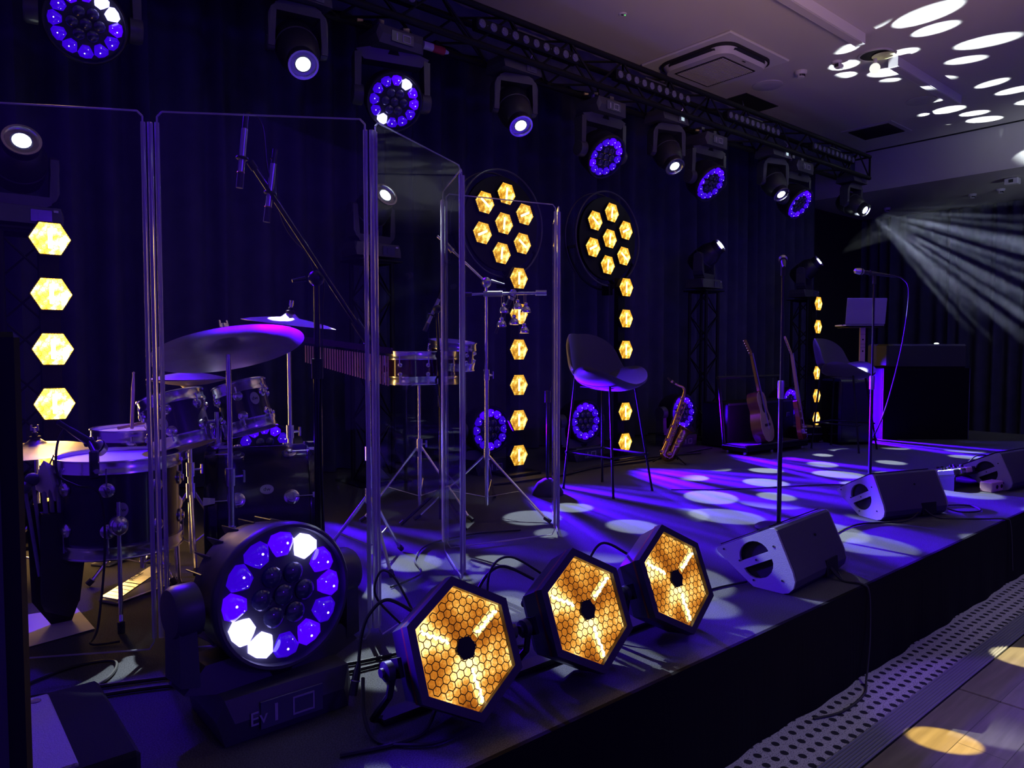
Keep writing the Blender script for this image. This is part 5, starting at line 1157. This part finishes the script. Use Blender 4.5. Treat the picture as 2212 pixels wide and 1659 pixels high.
for k in range(11):
    f = 0.06 + 0.085 * k; p = body[0].lerp(body[-1], f); rr = 0.010 + 0.006 * f
    side = -1 if k % 3 else 1
    MB(frame(p + V((side * -0.018 - 0.004 * f, -0.022, 0)), V((-0.3, -0.95, 0.1)))).lathe([(0, 0), (rr, 0), (rr, 0.004), (rr * .6, 0.007), (0, 0.007)], 12).build('key_cup', M['brass'], t)
for dx, dy in ((-0.032, -0.012), (0.030, -0.016), (0.022, -0.030)):
    MB().cyl(body[2] + V((dx, dy, -0.03)), body[-2] + V((dx * 1.1, dy * 1.15, 0.02)), 0.003, n=6).build('key_rod', M['brass'], t)
for p, q in (((0.03, -0.045, 0.16), 0.024), ((0.055, -0.05, 0.215), 0.026), ((-0.03, -0.04, 0.085), 0.022), ((-0.098, -0.015, 0.105), 0.016)):
    MB(frame(p, V((-0.2, -0.97, 0.1)))).lathe([(0, 0), (q, 0), (q, 0.005), (q * .6, 0.009), (0, 0.009)], 14).build('key_cup', M['brass'], t)
MB().tube([sx(0.06, 0.20, -0.05), sx(0.075, 0.22, -0.055), sx(0.045, 0.24, -0.045)], 0.003, 6).build('key_guard', M['brass'], t)
t = thing('saxophone_stand', 'low folding black stand under the saxophone', 'stand', SM)
for a in (R(-60), R(60), R(180)): MB().cyl((0.0, 0.01, 0.10), (0.17 * math.cos(a), 0.17 * math.sin(a), 0.010), 0.007, n=8).build('leg', M['blk'], t)
MB().cyl((0, 0.03, 0.08), (0.05, 0.06, 0.32), 0.007, n=8).build('post', M['blk'], t); MB().tube([(0.02, 0.02, 0.33), (0.05, 0.06, 0.32), (0.10, 0.03, 0.30)], 0.007, 6).build('cradle', M['rubber'], t); MB().tube([(-0.06, -0.045, 0.05), (0.0, 0.0, 0.03), (0.03, -0.05, 0.055)], 0.008, 6).build('lower_rest', M['rubber'], t)

# ================================================================== guitars on a rack
def outline(half):
    return half + [(-x, z) for x, z in reversed(half) if abs(x) > 1e-6]
def guitar(T, label, kind):
    t = thing('guitar', label, 'guitar', T, 'guitars on the rack')
    if kind == 'acoustic':
        half = [(0.0, 0.0), (0.07, 0.004), (0.14, 0.03), (0.185, 0.09), (0.195, 0.15), (0.175, 0.22), (0.135, 0.28), (0.122, 0.31), (0.128, 0.35), (0.142, 0.39), (0.138, 0.44), (0.105, 0.48), (0.05, 0.497), (0.0, 0.50)]
        d = 0.105; bm_, top, nm = M['mahog'], M['spruce'], M['mahog']
    else:
        half = [(0.0, 0.02), (0.06, 0.005), (0.12, 0.02), (0.155, 0.07), (0.158, 0.12), (0.135, 0.18), (0.115, 0.22), (0.118, 0.27), (0.138, 0.33), (0.135, 0.385), (0.105, 0.41), (0.07, 0.38), (0.035, 0.35), (0.0, 0.345)]
        d = 0.042; bm_, top, nm = M['redburst'], M['redburst'], M['maple']
    P = outline(half); F = Matrix(((1, 0, 0, 0), (0, 0, 1, 0), (0, 1, 0, 0), (0, 0, 0, 1)))   # prism z -> local y
    MB(F).prism(P, -d / 2 + 0.004, d / 2).build('body', bm_, t, ang=50)
    MB(F).prism([(x * .995, 0.25 + (z - 0.25) * .995) for x, z in P], -d / 2, -d / 2 + 0.004).build('soundboard', top, t, ang=0)
    z0 = 0.50 if kind == 'acoustic' else 0.345; zn = 0.86; yf = -d / 2
    MB().hull([(i * w, yf + y, z) for i in (-1, 1) for w, y, z in ((0.028, -0.004, z0 - 0.04), (0.0215, -0.004, zn), (0.024, 0.022, z0), (0.018, 0.018, zn))]).build('neck', nm, t, ang=30)
    MB().hull([(i * w, yf - y, z) for i in (-1, 1) for w, y, z in ((0.029, 0.004, z0 - 0.14), (0.0215, 0.004, zn), (0.029, 0.009, z0 - 0.14), (0.0215, 0.009, zn))]).build('fretboard', M['rosew'] if kind == 'acoustic' else M['maple'], t, ang=0)
    Hs = loc(0, yf, zn) @ rotm(R(-12), 'X')
    hp = [(-0.030, 0.0), (0.030, 0.0), (0.036, 0.06), (0.034, 0.17), (-0.034, 0.17), (-0.036, 0.06)] if kind == 'acoustic' else [(-0.022, 0.0), (0.022, 0.0), (0.030, 0.05), (0.026, 0.19), (0.0, 0.205), (-0.030, 0.18), (-0.026, 0.05)]
    MB(Hs @ F).prism(hp, -0.002, 0.014).build('headstock', nm, t, ang=0)
    for k in range(6):
        for s in (-1, 1):
            if kind == 'acoustic' and k > 2 and False: continue
            MB(Hs).cyl((s * 0.030, 0.006, 0.03 + 0.026 * k), (s * 0.050, 0.006, 0.03 + 0.026 * k), 0.005, n=8).build('tuning_peg', M['chrome'], t)
    if kind == 'acoustic':
        MB(frame((0, yf - 0.0005, 0.335), (0, -1, 0))).lathe([(0, 0), (0.05, 0), (0.05, 0.0012), (0, 0.0012)], 24).build('soundhole', M['hole'], t)
        MB(F).prism([(0.05, 0.30), (0.10, 0.26), (0.105, 0.21), (0.06, 0.205), (0.03, 0.27)], yf - 0.0015, yf - 0.0002).build('pickguard', M['rosew'], t, ang=0)
        MB().cbox((0, yf - 0.005, 0.165), (0.16, 0.010, 0.028), 0.003).build('bridge', M['rosew'], t, ang=0)
    else:
        for z in (0.15, 0.22, 0.29): MB().cbox((0, yf - 0.004, z), (0.07, 0.010, 0.018), 0.003).build('pickup', M['offwhite'], t, ang=0)
        MB().cbox((0, yf - 0.006, 0.095), (0.08, 0.014, 0.04), 0.003).build('bridge', M['chrome'], t, ang=0)
        for k in range(3): MB().cyl((0.10 - 0.02 * k, yf, 0.12 - 0.03 * k), (0.10 - 0.02 * k, yf - 0.02, 0.12 - 0.03 * k), 0.011, n=10).build('control_knob', M['chrome'], t)
    for k in range(6): MB().cyl((-0.02 + 0.008 * k, yf - 0.010, 0.12), (-0.014 + 0.0056 * k, yf - 0.010, zn + 0.02), 0.0007, n=4).build('string', M['steel'], t)
    return t
guitar(loc(6.47, 3.80, 0.10) @ rotz(R(15)) @ rotm(R(-13), 'X'), 'acoustic guitar with pale spruce top leaning on the rack', 'acoustic')
guitar(loc(6.93, 3.66, 0.10) @ rotz(R(20)) @ rotm(R(-9), 'X'), 'red electric guitar with many tuning pegs leaning on the rack', 'electric')
t = thing('guitar_rack', 'low black guitar rack with a padded cross bar', 'guitar rack', loc(6.62, 3.95, 0) @ rotz(R(-6)))
for x in (-0.47, 0.47): MB().cyl((x, 0.06, 0.05), (x, 0.14, 0.73), 0.014, n=10).build('post', M['blk'], t)
MB().cyl((-0.49, 0.14, 0.73), (0.49, 0.14, 0.73), 0.016, n=10).build('cross_bar', M['rubber'], t)
MB().cbox((0.0, -0.07, 0.055), (0.98, 0.30, 0.055), 0.010).build('base_tray', M['blk'], t, ang=0)
MB().cbox((0.0, -0.21, 0.088), (0.98, 0.03, 0.02), 0.006).build('front_lip', M['rubber'], t, ang=0)
for x in (-0.45, -0.05, 0.45):
    for y in (-0.17, 0.04): MB().cyl((x, y, 0), (x, y, 0.03), 0.022, n=12).build('foot', M['chrome'], t)
t = thing('flight_case', 'black flight case standing behind the guitars', 'case', loc(6.98, 4.30, 0) @ rotz(R(-4)))
MB().cbox((0, 0, 0.235), (1.15, 0.34, 0.45), 0.012).build('body', M['blk'], t, ang=0)
for z in (0.02, 0.45): MB().box((0, -0.172, z), (1.15, 0.006, 0.02)).build('edge_trim', M['casing'], t, ang=0)
for x in (-0.5, 0.5): MB().cyl((x, -0.10, 0), (x, -0.10, 0.02), 0.02, n=10).cyl((x, 0.10, 0), (x, 0.10, 0.02), 0.02, n=10).build('foot', M['rubber'], t)
MB().cbox((0.45, -0.176, 0.3), (0.06, 0.01, 0.05), 0.003).build('latch', M['chrome'], t, ang=0)
# low box of effects beside the rack
t = thing('small_flight_case', 'small black flight case with chrome latch right of the guitars', 'case', loc(7.60, 4.02, 0) @ rotz(R(-30)))
MB().cbox((0, 0, 0.09), (0.30, 0.28, 0.15), 0.01).build('body', M['blk'], t, ang=0); MB().box((0, -0.142, 0.09), (0.30, 0.005, 0.012)).build('lid_trim', M['steel'], t, ang=0); MB(loc(-0.05, -0.145, 0.07)).torus(0.018, 0.004, 14, 6, rotm(PI / 2, 'X')).build('latch_ring', M['chrome'], t)
for x, y in ((-0.12, -0.1), (0.12, -0.1), (-0.12, 0.1), (0.12, 0.1)): MB().cyl((x, y, 0), (x, y, 0.018), 0.014, n=8).build('foot', M['rubber'], t)

# ================================================================== far right of the stage
D8 = rotz(R(-40))
t = thing('black_desk', 'tall desk draped in black cloth behind the far stool', 'desk', loc(8.95, 3.40, 0) @ D8)
MB().cbox((0, 0, 0.40), (0.98, 0.52, 0.80), 0.01).build('draped_front', M['skirt'], t, ang=0); MB().cbox((0.02, 0, 0.935), (0.90, 0.46, 0.27), 0.02).build('equipment_cover', M['rubber'], t, ang=0)
MB().sphere((0.16, -0.16, 1.076), 0.025, 12, None, 0.4).build('lit_knob', M['screenlit'], t)
for i in (-0.49, 0.49): MB().box((i * .985, -0.262, 0.40), (0.008, 0.006, 0.79)).build('cloth_seam', M['curtain'], t, ang=0)
t = thing('subwoofer', 'glossy black box reflecting blue light behind the far stool', 'loudspeaker', loc(7.82, 3.64, 0) @ rotz(R(-32)))
MB().cbox((0, 0, 0.35), (0.40, 0.36, 0.68), 0.02).build('cabinet', M['blkgloss'], t, ang=0); MB().cbox((0, -0.182, 0.36), (0.34, 0.008, 0.60), 0.003).build('front_panel', M['blkgloss'], t, ang=0)
for x, y in ((-0.16, -0.14), (0.16, -0.14), (-0.16, 0.14), (0.16, 0.14)): MB().cyl((x, y, 0), (x, y, 0.015), 0.018, n=10).build('foot', M['rubber'], t)
t = thing('laptop_stand', 'pale flat post stand carrying the open laptop', 'stand', loc(8.29, 3.70, 0) @ D8)
MB().cbox((0, 0, 0.012), (0.24, 0.30, 0.024), 0.006).build('base_plate', M['blk'], t, ang=0); MB().box((0, 0, 0.64), (0.055, 0.03, 1.23)).build('post', M['pink'], t, ang=0)
MB().cbox((0, 0.05, 1.262), (0.40, 0.28, 0.016), 0.004).build('tray', M['blk'], t, ang=0)
for z in (0.99, 1.12): MB().box((0.0, -0.017, z), (0.016, 0.004, 0.016)).build('adjust_hole', M['hole'], t, ang=0)
for z in (1.03, 1.07, 1.18): MB().box((0.0, -0.0155, z), (0.055, 0.002, 0.003)).build('joint_line', M['dark'], t, ang=0)
t = thing('laptop', 'open silver laptop seen from behind on its stand', 'laptop', loc(8.29, 3.70, 1.272) @ D8)
MB().cbox((0, 0.08, 0.008), (0.43, 0.28, 0.014), 0.004).build('keyboard_base', M['laptop'], t, ang=0); MB(loc(0, -0.055, 0.014) @ rotm(R(8), 'X')).cbox((0, 0, 0.15), (0.445, 0.010, 0.29), 0.004).build('screen_lid', M['laptop'], t, ang=0)
MB(loc(0, -0.050, 0.014)).cyl((-0.15, 0, 0), (0.15, 0, 0), 0.007, n=10).build('hinge', M['blk'], t); MB().box((-0.215, -0.02, 0.008), (0.05, 0.018, 0.008)).build('plug', M['chrome'], t, ang=0)
# pedal board and pedals
PB = loc(6.02, 1.99, 0) @ rotz(R(-8))
t = thing('pedal_board', 'black sloping pedal board on the deck beside the far monitor', 'pedal board', PB)
MB().hull([(i * 0.30, y, z) for i in (-1, 1) for y, z in ((-0.16, 0.10), (-0.16, 0.115), (0.17, 0.03), (0.17, 0.045))]).build('board', M['blk'], t, ang=0)
for i in (-1, 1): MB().hull([(i * 0.30 + a, y, z) for a in (-0.01, 0.01) for y, z in ((-0.16, 0), (-0.16, 0.10), (0.17, 0), (0.17, 0.03))]).build('side_rail', M['blk'], t, ang=0)
tilt = -math.atan2(0.07, 0.33)
for k, (x, y, w, dd, c, lab) in enumerate(((-0.24, -0.09, 0.075, 0.12, 'casing', 'grey effects pedal at the left end of the board'), (-0.15, -0.09, 0.07, 0.12, 'chrome', 'chrome effects pedal second from the left'), (-0.06, -0.09, 0.075, 0.12, 'pink', 'pink effects pedal on the board'), (0.04, -0.09, 0.085, 0.12, 'blkgloss', 'glossy black effects pedal on the board'), (0.15, -0.085, 0.10, 0.12, 'laptop', 'silver effects pedal right of the middle'), (0.25, -0.085, 0.075, 0.12, 'plastic', 'black effects pedal at the right end'), (-0.2, 0.07, 0.12, 0.11, 'steel', 'wide steel effects pedal in the rear row'), (0.02, 0.07, 0.12, 0.11, 'casing', 'dark effects pedal in the rear row'), (0.2, 0.07, 0.1, 0.11, 'laptop', 'small silver effects pedal in the rear row'))):
    zc = 0.0795 - (y + 0.0) * 0.212 + 0.0
    tp = thing('effects_pedal', lab, 'effects pedal', PB @ loc(x, y, zc + 0.001) @ rotm(tilt, 'X'), 'effects pedals on the board')
    MB().cbox((0, 0, 0.02), (w, dd, 0.04), 0.005).build('case', M[c], tp, ang=0)
    for q in (-1, 1): MB().cyl((q * w * .25, 0.03, 0.04), (q * w * .25, 0.03, 0.055), 0.009, n=10).build('knob', M['rubber'], tp)
    MB().cyl((0, -0.03, 0.04), (0, -0.03, 0.052), 0.008, n=10).build('footswitch', M['chrome'], tp)
t = thing('power_box', 'pink power box with two sockets in front of the pedal board', 'power supply', PB @ loc(-0.06, -0.29, 0))
MB().cbox((0, 0, 0.035), (0.17, 0.08, 0.07), 0.005).build('case', M['pink'], t, ang=0)
for x in (-0.01, 0.055): MB(frame((x, -0.0405, 0.035), (0, -1, 0))).lathe([(0, 0), (0.014, 0), (0.014, 0.003), (0, 0.003)], 12).build('socket', M['hole'], t)

# ================================================================== front left corner
t = thing('speaker_cabinet', 'tall black loudspeaker cabinet cutting the left edge', 'loudspeaker', loc(-0.19, 1.13, ZF))
MB().cbox((0, 0, 0.7025), (0.585, 0.36, 1.405), 0.006).build('cabinet', M['blk'], t, ang=0); MB().box((0, -0.183, 0.75), (0.54, 0.006, 1.25)).build('front_grille', M['grille'], t, ang=0)
MB().box((0.2945, 0, 1.0), (0.004, 0.16, 0.08)).build('side_handle', M['hole'], t, ang=0)
t = thing('floor_box', 'low black box with a grey plate at the bottom left corner', 'case', loc(0.12, 1.57, 0))
MB().cbox((0, 0, 0.145), (0.38, 0.37, 0.29), 0.008).build('body', mat('box_carpet', (0.02, 0.02, 0.025), 0.95, bump=(300, 0.4, 0.003), spec=0.05), t, ang=0); MB().cbox((-0.05, -0.01, 0.2945), (0.29, 0.33, 0.009), 0.003).build('top_plate', M['grey'], t, ang=0)
MB(loc(0.07, 0.13, 0.299)).lathe([(0, 0), (0.010, 0), (0.010, 0.001), (0.004, 0.002), (0, 0.002)], 12).build('screw', M['blk'], t)
# lettering on the base of the front wash lamp
lettering('Ev', 0.05, M['tape'], fw, loc(-0.115, -0.1545, 0.061 - 0.335 - 0.018) @ rotm(PI / 2, 'X'), 0.0006)

# cables over the deck
cable('power_cable', 'cable linking the two nearer floor monitors', [(3.10, 1.50, 0.05), (3.12, 1.46, 0.006), (3.35, 1.62, 0.006), (3.7, 1.80, 0.006), (4.15, 1.86, 0.006), (4.45, 1.72, 0.006), (4.60, 1.70, 0.04)], 0.005)
cable('power_cable', 'cable from the near monitor hanging down the stage front to the floor', [(3.08, 1.49, 0.05), (3.09, 1.44, 0.006), (3.10, 1.36, 0.007), (3.11, 1.335, -0.03), (3.09, 1.320, -0.2), (3.02, 1.300, -0.36), (2.92, 1.265, ZF + 0.006), (2.72, 1.255, ZF + 0.006), (2.58, 1.30, ZF + 0.006)], 0.005)
cable('power_cable', 'cable from the second monitor hanging over the stage edge', [(4.66, 1.69, 0.05), (4.70, 1.62, 0.006), (4.86, 1.45, 0.006), (4.95, 1.36, 0.007), (4.97, 1.333, -0.03), (4.99, 1.322, -0.30)], 0.005)
cable('power_cable', 'blue-lit loop of cable right of the second monitor', [(4.90, 1.66, 0.03), (4.97, 1.60, 0.006), (5.10, 1.53, 0.006), (5.22, 1.62, 0.006), (5.12, 1.72, 0.006), (4.98, 1.74, 0.006), (4.92, 1.68, 0.03)], 0.005)
cable('power_cable', 'cable from near monitor to the hexagon lamps', [(2.76, 1.70, 0.006), (2.55, 1.74, 0.006), (2.3, 1.72, 0.006), (2.12, 1.70, 0.03)], 0.005)
cable('power_cable', 'pale-edged cable curling beside the nearest hexagon lamp', [(0.93, 1.72, 0.12), (0.90, 1.66, 0.05), (0.90, 1.60, 0.008), (0.95, 1.53, 0.008), (1.02, 1.49, 0.008), (1.12, 1.50, 0.008)], 0.005)
cable('power_cable', 'cable lying between wash lamp and hexagon lamp', [(0.80, 1.60, 0.006), (0.92, 1.56, 0.006), (1.02, 1.56, 0.006), (1.10, 1.62, 0.03)], 0.006)
cable('power_cable', 'cable with a loose plug behind the nearest hexagon lamp', [(1.08, 1.70, 0.27), (1.03, 1.76, 0.30), (0.99, 1.79, 0.26), (0.97, 1.80, 0.20), (0.955, 1.79, 0.13)], 0.005)
cable('power_cable', 'thin wire looping up behind the nearest hexagon lamp', [(1.10, 1.73, 0.25), (1.08, 1.80, 0.34), (1.05, 1.83, 0.36), (1.05, 1.86, 0.28), (1.10, 1.80, 0.2)], 0.0035)
cable('power_cable', 'bundle of cable behind the middle hexagon lamp', [(1.53, 1.70, 0.27), (1.47, 1.80, 0.30), (1.40, 1.83, 0.22), (1.38, 1.84, 0.05), (1.45, 1.86, 0.008), (1.6, 1.80, 0.008)], 0.005)
cable('power_cable', 'second cable arching behind the middle hexagon lamp', [(1.58, 1.70, 0.27), (1.50, 1.78, 0.33), (1.43, 1.80, 0.29), (1.41, 1.81, 0.12), (1.36, 1.90, 0.008)], 0.004)
cable('power_cable', 'cable behind the hexagon lamp nearest the monitor', [(1.98, 1.70, 0.27), (1.93, 1.78, 0.30), (1.86, 1.80, 0.20), (1.80, 1.82, 0.01), (1.6, 1.95, 0.008)], 0.005)
cable('power_cable', 'long cable crossing the deck in front of the shield', [(1.25, 2.02, 0.008), (1.05, 2.06, 0.008), (0.85, 2.16, 0.008), (0.6, 2.32, 0.008), (0.2, 2.46, 0.008), (-0.2, 2.5, 0.008)], 0.006)
cable('power_cable', 'second long cable crossing the deck at the shield foot', [(1.2, 1.98, 0.008), (0.95, 2.03, 0.008), (0.7, 2.20, 0.008), (0.4, 2.33, 0.008), (0.0, 2.36, 0.008)], 0.006)
cable('power_cable', 'large flat loop of cable on the deck under the floor tom', [(0.28, 2.56, 0.007), (0.40, 2.60, 0.007), (0.50, 2.56, 0.007), (0.46, 2.44, 0.007), (0.33, 2.34, 0.007), (0.21, 2.36, 0.007), (0.19, 2.48, 0.007), (0.28, 2.56, 0.007)], 0.005)
cable('power_cable', 'cables running along the curtain behind the near stool', [(3.3, 4.15, 0.01), (3.9, 4.10, 0.01), (4.5, 4.20, 0.01), (5.1, 4.16, 0.01), (5.8, 4.25, 0.01), (6.3, 4.3, 0.01)], 0.009)
cable('power_cable', 'cable bundle curving past the saxophone stand', [(4.2, 4.18, 0.01), (4.8, 4.28, 0.01), (5.4, 4.26, 0.01), (5.9, 4.15, 0.01)], 0.008)
cable('power_cable', 'cable snaking on the deck inside the shield', [(1.55, 2.62, 0.008), (1.75, 2.70, 0.008), (1.85, 2.9, 0.008), (2.05, 3.08, 0.008), (2.35, 3.1, 0.008), (2.6, 3.0, 0.008)], 0.005)
cable('power_cable', 'long thin line running across the deck to the pedal board', [(4.2, 3.2, 0.004), (4.6, 2.9, 0.004), (5.2, 2.6, 0.004), (5.7, 2.2, 0.004), (5.9, 2.05, 0.05)], 0.0035)
cable('power_cable', 'cable rising from the pedal board to the right edge', [(6.2, 1.98, 0.10), (6.35, 1.95, 0.18), (6.55, 1.92, 0.16), (6.7, 1.9, 0.02)], 0.005)
for (p, q, lab) in (((0.955, 1.79, 0.13), (0.93, 1.78, 0.05), 'loose black connector hanging behind the nearest hexagon lamp'),):
    t = thing('connector', lab, 'connector', frame(V(p), V(q) - V(p))); L_ = (V(q) - V(p)).length
    MB().lathe([(0, 0), (0.006, 0), (0.011, L_ * .3), (0.012, L_), (0, L_)], 14).build('shell', M['plastic'], t); MB().torus(0.012, 0.002, 14, 6, loc(0, 0, L_ * .55)).build('ring', M['steel'], t)

# ================================================================== smoke drifting through the far beams
sm = bpy.data.materials.new('smoke'); sm.use_nodes = True; nt = sm.node_tree; nt.nodes.clear()
sm.cycles.volume_step_rate = 0.4
so = nt.nodes.new('ShaderNodeOutputMaterial'); sv = nt.nodes.new('ShaderNodeVolumeScatter'); sv.inputs['Anisotropy'].default_value = 0.2
tc = nt.nodes.new('ShaderNodeTexCoord'); nz = nt.nodes.new('ShaderNodeTexNoise'); nz.inputs['Scale'].default_value = 1.3; nz.inputs['Detail'].default_value = 3; nz.inputs['Roughness'].default_value = 0.6
nt.links.new(tc.outputs['Object'], nz.inputs['Vector'])
mr = nt.nodes.new('ShaderNodeMapRange'); mr.inputs['From Min'].default_value = 0.40; mr.inputs['From Max'].default_value = 0.68; mr.inputs['To Min'].default_value = 0.016; mr.inputs['To Max'].default_value = 0.13
gr = nt.nodes.new('ShaderNodeTexGradient'); gr.gradient_type = 'SPHERICAL'; nt.links.new(tc.outputs['Object'], gr.inputs[0])
g2 = nt.nodes.new('ShaderNodeMath'); g2.operation = 'MULTIPLY'; g2.use_clamp = False
nt.links.new(nz.outputs[0], mr.inputs[0]); nt.links.new(mr.outputs[0], g2.inputs[0]); nt.links.new(gr.outputs['Fac'], g2.inputs[1]); nt.links.new(g2.outputs[0], sv.inputs['Density']); nt.links.new(sv.outputs[0], so.inputs['Volume'])
o = MB().sphere((0, 0, 0), 1.0, 32).build('smoke', sm); o.location = (10.0, 1.9, 2.05); o.scale = (1.55, 2.9, 1.12)
tag(o, 'pale smoke drifting through the lamp rays at the far right', 'smoke', None, 'stuff')
